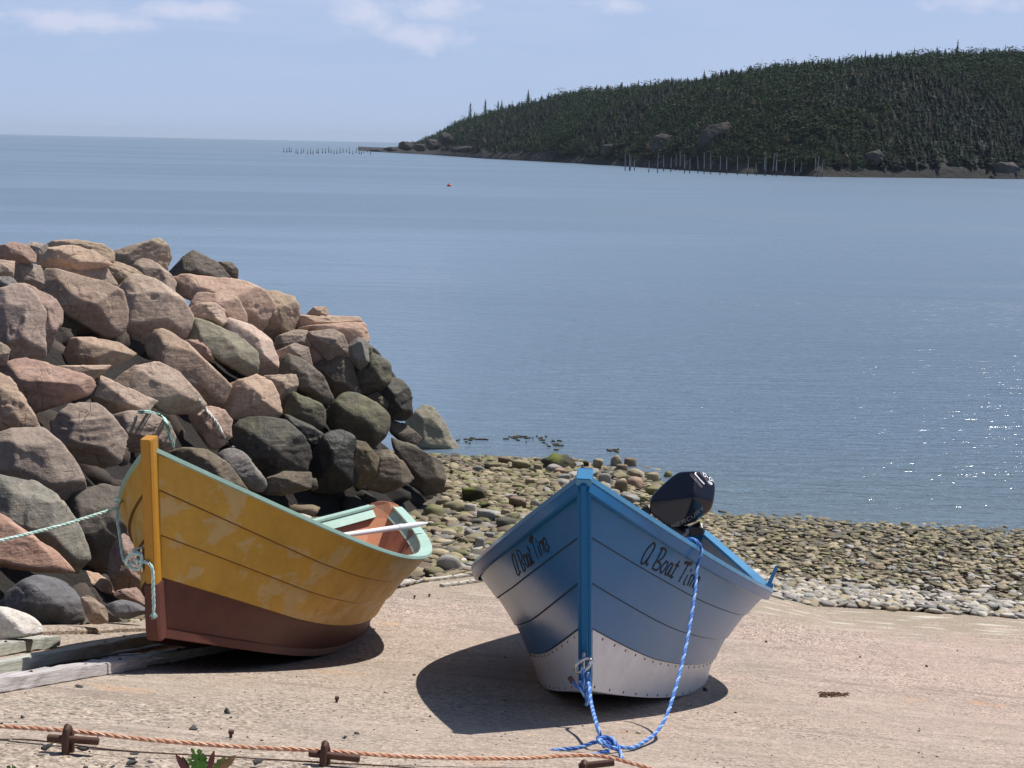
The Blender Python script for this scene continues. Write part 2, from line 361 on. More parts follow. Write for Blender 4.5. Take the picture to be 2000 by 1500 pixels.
# slip outline in plan, from its visible edges
A0 = on(0, 1236)[:2]; A1 = on(860, 1130)[:2]; B0 = on(945, 1124)[:2]; B1 = on(1500, 1163)[:2]; B2 = on(2000, 1208)[:2]
dirA = (A1 - A0) / np.linalg.norm(A1 - A0); dirB = (B2 - B1) / np.linalg.norm(B2 - B1)
AX = A0 - dirA * 8; BX = B2 + dirB * 6
SLIP = np.array([AX, A0, A1, B0, B1, B2, BX, (BX[0] + 3, -4), (AX[0], -4)])
def in_poly(poly, x, y):
    ins = np.zeros(np.shape(x), bool)
    for i in range(len(poly)):
        a, b = poly[i], poly[(i + 1) % len(poly)]
        c = ((a[1] > y) != (b[1] > y)); ins ^= c & (x < a[0] + (y - a[1]) / (b[1] - a[1] + 1e-12) * (b[0] - a[0]))
    return ins
def gbeach(x, y):
    g = ground(x, y); n = fbm(np.c_[x * 1.3, y * 1.3, x * 0], 4, 3) * .05
    return np.where(in_poly(SLIP, x, y), g - .10, g + n * .8 - .02)
xs = np.r_[-60, -40, -25, np.arange(-16, 16, .16), 20, 28, 40, 60]; ys = np.r_[-12, -8, np.arange(-4, 30, .16), 40]
sheet('beach', xs, ys, gbeach, GRIT)
# the slab: polygon filled by a grid clipped to the outline
bm = bmesh.new()
vs = [bm.verts.new((p_[0], p_[1], 0)) for p_ in SLIP]; bm.faces.new(vs)
for ax, lo, hi_, st in ((0, -9, 16, .4), (1, -4, 14, .3)):
    for c_ in np.arange(lo, hi_, st):
        no = Vector((1, 0, 0)) if ax == 0 else Vector((0, 1, 0)); pc = no * float(c_)
        bmesh.ops.bisect_plane(bm, geom=bm.verts[:] + bm.edges[:] + bm.faces[:], plane_co=pc, plane_no=no)
be = [e for e in bm.edges if len(e.link_faces) == 1]
r_ = bmesh.ops.extrude_edge_only(bm, edges=be); low = {v for v in r_['geom'] if isinstance(v, bmesh.types.BMVert)}
for v in bm.verts: v.co.z = float(ground(v.co.x, v.co.y)) - (.16 if v in low else 0)
bmesh.ops.recalc_face_normals(bm, faces=bm.faces)
me = D.meshes.new('concrete_slip'); bm.to_mesh(me); bm.free(); me.materials.append(CONC)
o = D.objects.new('concrete_slip', me); COL.objects.link(o); o['kind'] = 'structure'
if sum(f.normal.z for f in me.polygons) < 0: me.flip_normals()
# raised edge strip along its left side
mb = MB(); n_ = 40; rings = []
nrm = np.array([dirA[1], -dirA[0]])
for i in range(n_):
    c_ = A0 - dirA * 3 + dirA * (np.linalg.norm(A1 - A0) * .62 + 3) * i / (n_ - 1)
    ring = []
    for off, up in ((-.02, -.12), (-.02, .035), (.12, .035), (.135, .02), (.135, -.12)):
        q_ = c_ + nrm * (off + .008 * math.sin(i * 1.7)); ring.append((q_[0], q_[1], float(ground(*q_)) + up + .004 * math.sin(i * 2.3)))
    rings.append(ring)
mb.loft(rings); o = mb.build('slip_edge', CONC); o['kind'] = 'structure'
# mound under the boulders
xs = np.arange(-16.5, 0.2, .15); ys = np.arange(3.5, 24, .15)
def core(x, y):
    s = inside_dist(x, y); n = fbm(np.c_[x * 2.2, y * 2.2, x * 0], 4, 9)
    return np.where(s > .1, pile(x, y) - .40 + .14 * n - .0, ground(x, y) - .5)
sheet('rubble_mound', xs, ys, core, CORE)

# ---------------------------------------------------------------- wooded headland
def interp(tab, x): return np.interp(x, [a for a, _ in tab], [b for _, b in tab])
SHORE = [(700, 294.5), (720, 296), (850, 303), (945, 310), (1100, 318), (1250, 327), (1450, 340), (1600, 346), (1800, 348), (2000, 350), (2600, 352), (3200, 360)]
SKYL = [(700, 294), (745, 291), (795, 284), (815, 283), (850, 271), (870, 262), (895, 249), (950, 235), (1000, 225), (1100, 201), (1200, 192), (1350, 176), (1450, 162), (1500, 154), (1600, 147), (1700, 136), (1800, 129), (1900, 126), (2000, 124), (2600, 124), (3200, 150)]
def sea_hit(px, py): d = ray(px, py); return -HC / d[2]
cols_px = np.arange(700, 3200, 5.); TT = np.linspace(0, 1.45, 60)
def hillpt(px, tt):
    ds = sea_hit(px, float(interp(SHORE, px))); cr = 1.34 + .1 * min(1, max(0, (px - 900) / 600)); dc = ds * cr
    y = ds + (dc - ds) * tt; P = CAM + ray(px, 700.) * 0; r = ray(px, float(interp(SHORE, px))); x = r[0] * y
    zc = (CAM + ray(px, float(interp(SKYL, px))) * dc)[2]; zc = max(zc, .8)
    s = 1 - (1 - min(tt, 1)) ** 1.7
    z = zc * s if tt <= 1 else zc * (1 - (tt - 1) ** 1.5 * .8)
    return x, y, z, zc
HV = np.zeros((len(TT), len(cols_px), 3))
for j, px in enumerate(cols_px):
    for i, tt in enumerate(TT):
        x, y, z, zc = hillpt(px, tt); HV[i, j] = (x, y, z)
fl = HV.reshape(-1, 3); nb = fbm(fl * np.array([.06, .06, .12]), 5, 21, .6); tt_ = np.repeat(TT, len(cols_px)); zcs = np.tile([hillpt(px, 1)[3] for px in cols_px], len(TT))
amp_ = np.clip(zcs / 9, .15, 1) * (1.6 * np.exp(-((tt_ - .12) / .15) ** 2) + .5) * (tt_ > .001)
fl[:, 2] += nb * amp_ + (tt_ > .01) * np.clip(zcs * .015, .1, .3) * np.clip(tt_ * 20, 0, 1); fl[tt_ < .001, 2] = -1.
m, t = mat('headland_rock'); p = geopos(t); z_ = t.n('ShaderNodeSeparateXYZ', Vector=p).outputs[2]
a = t.noise(t.scale(p, (.25, .25, .6)), 1., 6, .7, .5); b = t.noise(p, 1.6, 4, .7)
c = t.mix(t.mapr(a, .4, .62), (.006, .010, .006), (.020, .018, .016)); c = t.mix(.8, c, t.ramp(b, [(.3, .4), (.55, 1.), (.75, 1.5)]), 'MULTIPLY')
c = t.mix(t.mapr(t.math('ADD', z_, t.math('MULTIPLY', a, .8)), 1.5, 1.9, .9, 0.), c, (.009, .007, .006))
t.out(Base_Color=c, Roughness=.9, Normal=t.bump(t.math('ADD', a, t.math('MULTIPLY', b, .3)), 1., 1.2)); HROCK = m
nx = len(cols_px); i_ = np.arange(nx - 1); j_ = np.arange(len(TT) - 1)[:, None] * nx; a_ = (i_ + j_).ravel()
o = mesh('headland', fl, np.c_[a_, a_ + 1, a_ + nx + 1, a_ + nx], HROCK); o['kind'] = 'structure'
HZ = fl.reshape(len(TT), nx, 3)
def on_hill(px, tt):
    j = (px - 700) / 5.; j0 = int(min(max(j, 0), nx - 2)); fj = j - j0; i = tt / 1.45 * 59; i0 = int(min(i, 58)); fi = i - i0
    return (HZ[i0, j0] * (1 - fj) + HZ[i0, j0 + 1] * fj) * (1 - fi) + (HZ[i0 + 1, j0] * (1 - fj) + HZ[i0 + 1, j0 + 1] * fj) * fi
m, t = mat('leaf_green'); a = t.n('ShaderNodeAttribute', {'attribute_name': 'tint'}).outputs['Color']
t.out(Base_Color=a, Roughness=.8, Specular_IOR_Level=.2); LEAF = m
m, t = mat('bark'); b = t.noise(objco(t), 8., 4, .7); t.out(Base_Color=t.mix(b, (.10, .08, .06), (.2, .17, .14)), Roughness=.9); BARK = m
def spruce(h, seed, ragged=.4, tiers=11, spikes=9):
    r = np.random.default_rng(seed); V = []; Fc = []
    for k in range(tiers):
        u = k / (tiers - 1); z = h * (.12 + .84 * u); R = h * .19 * (1 - u) ** .8 * (1 + ragged * r.normal() * .35) + h * .012
        for s in range(spikes):
            if r.random() < ragged * .25: continue
            a = 2 * math.pi * (s + r.random()) / spikes; L = R * r.uniform(.65, 1.2); wd = .42; dz = h * .075
            b = len(V); V += [(0, 0, z + dz), (L * .6 * math.cos(a - wd), L * .6 * math.sin(a - wd), z - dz * .1), (L * math.cos(a), L * math.sin(a), z - dz * .35), (L * .6 * math.cos(a + wd), L * .6 * math.sin(a + wd), z - dz * .1)]
            Fc += [(b, b + 1, b + 2), (b, b + 2, b + 3)]
    b = len(V); V += [(h * .012, 0, h * .9), (-h * .006, h * .01, h * .9), (-h * .006, -h * .01, h * .9), (0, 0, h * 1.02)]
    Fc += [(b, b + 1, b + 3), (b + 1, b + 2, b + 3), (b + 2, b, b + 3)]
    return np.array(V), np.array(Fc)
def leafy(h, seed, n=260):
    r = np.random.default_rng(seed); V = []; Fc = []
    cl = r.normal(size=(9, 3)) * (h * .15, h * .15, h * .17) + (0, 0, h * .55)
    for k in range(n):
        c_ = cl[k % 9] + r.normal(size=3) * h * .085; d1 = r.normal(size=3); d1 /= np.linalg.norm(d1); d2 = np.cross(d1, r.normal(size=3)); d2 /= np.linalg.norm(d2); s = h * r.uniform(.022, .048)
        b = len(V); V += [c_ + d1 * s, c_ + d2 * s, c_ - (d1 + d2) * s * .8]; Fc.append((b, b + 1, b + 2))
    return np.array(V), np.array(Fc)
SPR = [spruce(1., 100 + i, .3 + .12 * i) for i in range(6)]; LFY = [leafy(1., 200 + i) for i in range(5)]
rf = np.random.default_rng(11); VV = []; FF = []; CC = []; nv = 0
for k in range(27000):
    px = rf.uniform(800, 2080) if rf.random() < .75 else rf.uniform(2000, 2700); tt = rf.uniform(0.02, 1.22) ** .9
    lim = np.interp(px, [800, 860, 950, 1100, 3000], [.9, .35, .12, .03, .02])
    P = on_hill(px, tt)
    if tt < lim * .8 and rf.random() < .7: continue
    cliff = float(fbm(np.array([[P[0] * .05, P[1] * .05, 3.]]), 3, 5)[0])
    if tt < .22 and cliff > .28 and rf.random() < .75: continue
    if P[2] < 1.3: continue
    H = 2.15 * np.interp(px, [800, 900, 1100], [.45, .8, 1.]) * rf.uniform(.6, 1.2) ** 1.3 * (P[1] / 330) ** .5 * (1.5 if rf.random() < .22 else 1)
    if tt > .88: H *= .95
    green = float(fbm(np.array([[P[0] * .025, P[1] * .025, 8.]]), 3, 31)[0]) + (tt - .5) * .35 + .12 * (px > 1500)
    if tt < .9 and rf.random() < .34 + 1.1 * green: bv, bf = LFY[rf.integers(5)]; H *= .95; cc = np.array((.030, .062, .018)) * rf.uniform(.5, 1.4) * (.7 + .5 * tt)
    else:
        bv, bf = SPR[rf.integers(6)]; cc = np.array((.010, .023, .014)) * rf.uniform(.5, 1.5)
        if rf.random() < .05: cc = np.array((.11, .085, .055))
    a = rf.uniform(0, 6.3); ca, sa = math.cos(a), math.sin(a); ws = rf.uniform(1.5, 2.4)
    W = np.c_[(bv[:, 0] * ca - bv[:, 1] * sa) * ws, (bv[:, 0] * sa + bv[:, 1] * ca) * ws, bv[:, 2]] * H + P - (0, 0, H * .08)
    VV.append(W); FF.append(bf + nv); CC.append(np.tile(cc, (len(W), 1)) * rf.uniform(.75, 1.25, (len(W), 1))); nv += len(W)
o = mesh('forest', np.vstack(VV), np.vstack(FF), LEAF, smooth=False, cols=np.vstack(CC)); tag(o, 'dark mixed spruce and leafy forest covering the headland', 'forest', kind='stuff')
# spruces that stand out on the skyline
crowns = []
for i in range(4):
    bv, bf = spruce(1., 300 + i, .45 + .12 * i, 12, 8); crowns.append(mesh('crown', bv, bf, LEAF, smooth=False, cols=np.tile(np.array((.020, .034, .022)) * (1 + .15 * i), (len(bv), 1))).data)
    D.objects.remove(D.objects['crown'])
mb = MB(); mb.tube([(0, 0, -.05), (0, 0, .5), (0, 0, .93)], [.022, .014, .005], 6); tr_o = mb.build('trunk', BARK); trunk_me = tr_o.data; D.objects.remove(tr_o)
spec = {888: 15, 917: 38, 926: 20, 946: 38, 955: 18, 971: 30, 978: 30, 998: 26, 1016: 22, 1029: 38, 1054: 20, 1068: 24, 1095: 18, 1125: 20, 1161: 27, 1192: 22, 1209: 26, 1229: 24, 1242: 28, 1285: 20, 1315: 20, 1331: 20, 1368: 32, 1409: 28, 1418: 30, 1470: 24, 1476: 26, 1556: 26, 1564: 24, 1578: 28, 1593: 30, 1617: 22, 1645: 22, 1677: 36, 1686: 20, 1712: 20, 1727: 34, 1744: 26, 1751: 26, 1771: 36, 1779: 26, 1801: 28, 1815: 36, 1832: 30, 1854: 46, 1866: 28, 1880: 22, 1898: 24, 1936: 26, 1946: 34, 1953: 28, 1961: 26, 1986: 26, 1998: 28}
for px_, hp in spec.items():
    P = on_hill(px_, 1.08); H = hp * P[1] / F * 1.02 + 1.5
    e = empty('spruce_tree', tuple(P - (0, 0, .6))); e.scale = (H * 1.25, H * 1.25, H); e.rotation_euler = (0, 0, rf.uniform(0, 6))
    tag(e, 'tallest ragged spruce standing above the headland skyline near the right edge' if px_ == 1854 else 'dark spruce poking above the headland skyline', 'tree', 'spruces along the headland skyline')
    c1 = D.objects.new('crown', crowns[rf.integers(4)]); COL.objects.link(c1); c1.parent = e
    c2 = D.objects.new('trunk', trunk_me); COL.objects.link(c2); c2.parent = e
# ---------------------------------------------------------------- weir stakes and buoy
m, t = mat('weathered_stake'); b = t.noise(objco(t), 5., 4); t.out(Base_Color=t.mix(b, (.22, .20, .18), (.42, .40, .37)), Roughness=.9); STAKE = m
m, t = mat('wet_stake'); t.out(Base_Color=(.04, .035, .03, 1), Roughness=.6); WET = m
rs = np.random.default_rng(5)
def stake(px, py, top, label, group):
    y = sea_hit(px, py); P = at(px, py, y); h = (py - top) * y / F; h2 = h * .26
    e = empty('weir_stake', (P[0], P[1], 0)); tag(e, label, 'stake', group)
    lean = rs.normal(0, .03, 2); mb = MB(); r0 = .00026 * y
    mb.tube([(0, 0, h2), (lean[0] * h * .5, lean[1] * h, h * .6), (lean[0] * h, lean[1] * h, h)], [r0, r0 * .9, r0 * .55], 6); mb.build('pole', STAKE, e)
    mb = MB(); mb.tube([(0, 0, -1.2), (0, 0, 0), (0, 0, h2)], [r0 * 1.25] * 3, 6); mb.build('wet_foot', WET, e)
gs = 'weir stakes in front of the headland'
for k, (x_, b_, t_) in enumerate([(1221, 334, 300), (1229, 334, 300), (1231, 333, 305), (1239, 333, 312), (1267, 337, 315), (1284, 338, 302), (1296, 335, 304), (1310, 336, 306), (1320, 333, 302), (1328, 334, 298), (1337, 339, 302), (1347, 339, 308), (1352, 332, 300), (1363, 339, 305), (1375, 340, 298), (1388, 341, 300), (1406, 342, 304), (1419, 341, 306), (1440, 342, 306), (1451, 338, 302), (1460, 343, 306), (1477, 343, 318), (1479, 337, 310), (1492, 343, 296), (1495, 344, 306), (1509, 344, 304), (1515, 343, 298), (1516, 345, 304), (1527, 340, 300), (1532, 344, 312), (1543, 340, 304), (1551, 345, 308), (1559, 341, 305), (1564, 344, 312), (1570, 343, 307), (1581, 344, 307), (1591, 345, 305), (1596, 346, 306), (1600, 342, 298), (1605, 346, 312), (1610, 345, 311), (1615, 344, 308), (1636, 345, 304), (1641, 344, 308)]):
    stake(x_, b_, t_, 'thin grey weir stake standing in water below the headland', gs)
for x_, b_, t_, l_ in ((1740, 346, 320, 'short lone stake by the headland shore, nearest the weir'), (1821, 346, 303, 'tall lone stake at the headland shore, middle of three on the right'), (1885, 345, 300, 'slim stake standing before the reddish shore rocks'), (1956, 346, 302, 'rightmost stake at the headland shore, near the pale rocks')):
    stake(x_, b_, t_, l_, gs)
for k in range(30):
    x_ = 553 + k * 5.9 + rs.uniform(-2, 2); b_ = 297 + rs.uniform(0, 5)
    stake(x_, b_, b_ - rs.uniform(7, 12), 'tiny dark stake in the far row off the headland tip', 'far weir stakes off the headland tip')
m, t = mat('buoy_red'); t.out(Base_Color=(.55, .04, .03, 1), Roughness=.4); y_ = sea_hit(877, 364); P = at(877, 364, y_)
mb = MB(); rr = .0013 * y_; mb.loft([[(rr * math.sin(a) * math.cos(b), rr * math.sin(a) * math.sin(b), rr * (.25 - math.cos(a))) for b in np.linspace(0, 6.283, 17)[:-1]] for a in np.linspace(.2, 2.9, 12)])
bo = empty('mooring_buoy', (P[0], P[1], 0)); tag(bo, 'small red mooring buoy floating alone in the bay', 'buoy'); mb.build('float', m, bo)
mb = MB(); mb.tube([(0, 0, rr * 1.2), (0, 0, rr * 1.5)], rr * .2, 8); mb.build('top_eye', WET, bo)
# ---------------------------------------------------------------- boulders of the breakwater
_ico = {}
def ico(l):
    if l not in _ico:
        bm = bmesh.new(); bmesh.ops.create_icosphere(bm, subdivisions=l, radius=1); bm.verts.ensure_lookup_table()
        _ico[l] = (np.array([v.co[:] for v in bm.verts]), np.array([[v.index for v in f.verts] for f in bm.faces])); bm.free()
    return _ico[l]
def hull2d(P):
    P = sorted(map(tuple, P)); H = []
    for Q in (P, P[::-1]):
        h = []
        for p in Q:
            while len(h) > 1 and (h[-1][0] - h[-2][0]) * (p[1] - h[-2][1]) - (h[-1][1] - h[-2][1]) * (p[0] - h[-2][0]) <= 0: h.pop()
            h.append(p)
        H += h[:-1]
    return np.array(H)
def facet_solid(planes, offs, half, lvl, power):
    S, Fc = ico(lvl); Dn = S * half; Dn /= np.linalg.norm(Dn, axis=1)[:, None]
    q = np.maximum(Dn @ planes.T / offs, 0) ** power
    r = q.sum(1) ** (-1 / power); return Dn * r[:, None], Fc
def boulder(name, poly, seed, y, thick=.8, lvl=5, power=16, rough=.03, m=None, front=None, grow=1.03):
    """solid with the given outline seen from the slip, real depth and faceted faces"""
    r = np.random.default_rng(seed); poly = hull2d(poly); c = (poly.min(0) + poly.max(0)) / 2
    # area centroid
    a = 0; cx = cy = 0
    for i in range(len(poly)):
        p, q = poly[i], poly[(i + 1) % len(poly)]; k = p[0] * q[1] - q[0] * p[1]; a += k; cx += (p[0] + q[0]) * k; cy += (p[1] + q[1]) * k
    c = np.array([cx, cy]) / (3 * a); ctr = at(c[0], c[1], y); dv = ctr - CAM; d = dv @ FW; wv = -dv / np.linalg.norm(dv)
    ux = RV - wv * (RV @ wv); ux /= np.linalg.norm(ux); uy = np.cross(wv, ux)
    L = np.stack([(poly[:, 0] - c[0]) * d / F, -(poly[:, 1] - c[1]) * d / F], 1) * grow
    if len(L) > 9:   # keep it a rock: drop the shortest edges
        while len(L) > 9:
            e = np.linalg.norm(L - np.roll(L, -1, 0), axis=1) + np.linalg.norm(L - np.roll(L, 1, 0), axis=1); L = np.delete(L, e.argmin(), 0)
    size = math.sqrt(abs(a / 2)) * d / F; T = size * .5 * thick; P = []; O = []
    for i in range(len(L)):
        e = L[(i + 1) % len(L)] - L[i]; n2 = np.array([e[1], -e[0]]); n2 /= np.linalg.norm(n2) + 1e-9
        if n2 @ L[i] < 0: n2 = -n2
        off = n2 @ L[i]
        if off < .02 * size: continue
        for sg in (1, -1):
            th = math.radians(r.uniform(2, 21)); P.append((n2[0] * math.cos(th), n2[1] * math.cos(th), sg * math.sin(th))); O.append(off * math.cos(th))
    L3 = np.c_[L, np.zeros(len(L))]
    fr = front if front is not None else [(r.uniform(.0, .45), r.uniform(.7, 1.15)), (r.uniform(-.35, .35), r.uniform(-1., -.5)), (r.uniform(.5, 1.), r.uniform(-.1, .5)), (r.uniform(-1., -.5), r.uniform(-.1, .5)), (r.uniform(-.2, .2), r.uniform(.1, .3)), (r.uniform(-.9, .9), r.uniform(.3, 1.3)), (r.uniform(-.8, .8), r.uniform(-1.1, -.2))]
    for ax_, ay_ in fr:
        n = np.array([ax_, ay_, 1.]); n /= np.linalg.norm(n); P.append(n); O.append(max(T * r.uniform(.5, .8), (L3 @ n).max() * .84))
    for k in range(3):
        n = np.array([r.normal() * .4, r.normal() * .4, -1.]); n /= np.linalg.norm(n); P.append(n); O.append(T * r.uniform(.8, 1.1))
    hw = np.array([np.ptp(L[:, 0]) / 2, np.ptp(L[:, 1]) / 2, T])
    V, Fc = facet_solid(np.array(P), np.array(O), hw, lvl, power)
    nrm = V / np.linalg.norm(V, axis=1)[:, None]; s = size
    n1 = fbm(V / s * 1.7 + seed, 4, seed); n2_ = fbm(V / s * 6 + seed, 3, seed + 9)
    sn = np.array([.25 * r.normal(), 1., .35 * r.normal()]); sn /= np.linalg.norm(sn); st = (V @ sn) / s * 6 + n1 * 1.3; saw = np.abs(st - np.floor(st) - .5) * 2
    led = (np.clip(fbm(V / s * 2.3 + 7 * seed, 3, seed + 4) - .05, 0, .25) > .06) * 1.
    tq = n1 * 4.5 + .2 * n2_; fr_ = tq - np.floor(tq); ter = np.floor(tq) + np.clip((fr_ - .4) / .2, 0, 1)
    ledge = np.clip((saw - .42) / .1, 0, 1) * np.clip((fbm(V / s * 1.3 + 3 * seed, 2, seed + 5) + .1) * 4, 0, 1)
    V = V + nrm * (s * (rough * .35 * n1 + rough * .12 * ter + rough * .5 * n2_ + rough * .25 * ledge - rough * .7 * led))[:, None]
    W = V[:, :1] * ux + V[:, 1:2] * uy + V[:, 2:] * wv
    o = mesh(name, W, Fc, m); o.location = tuple(ctr); return o, ctr, T
ZN = {'A': (0, 440, 4.), 'B': (400, 480, 4.), 'C': (0, 780, 4.), 'D': (400, 720, 3.636), 'E': (0, 1080, 3.572), 'P': (0, 0, 1.), 'Y': (220, 820, 3.125)}
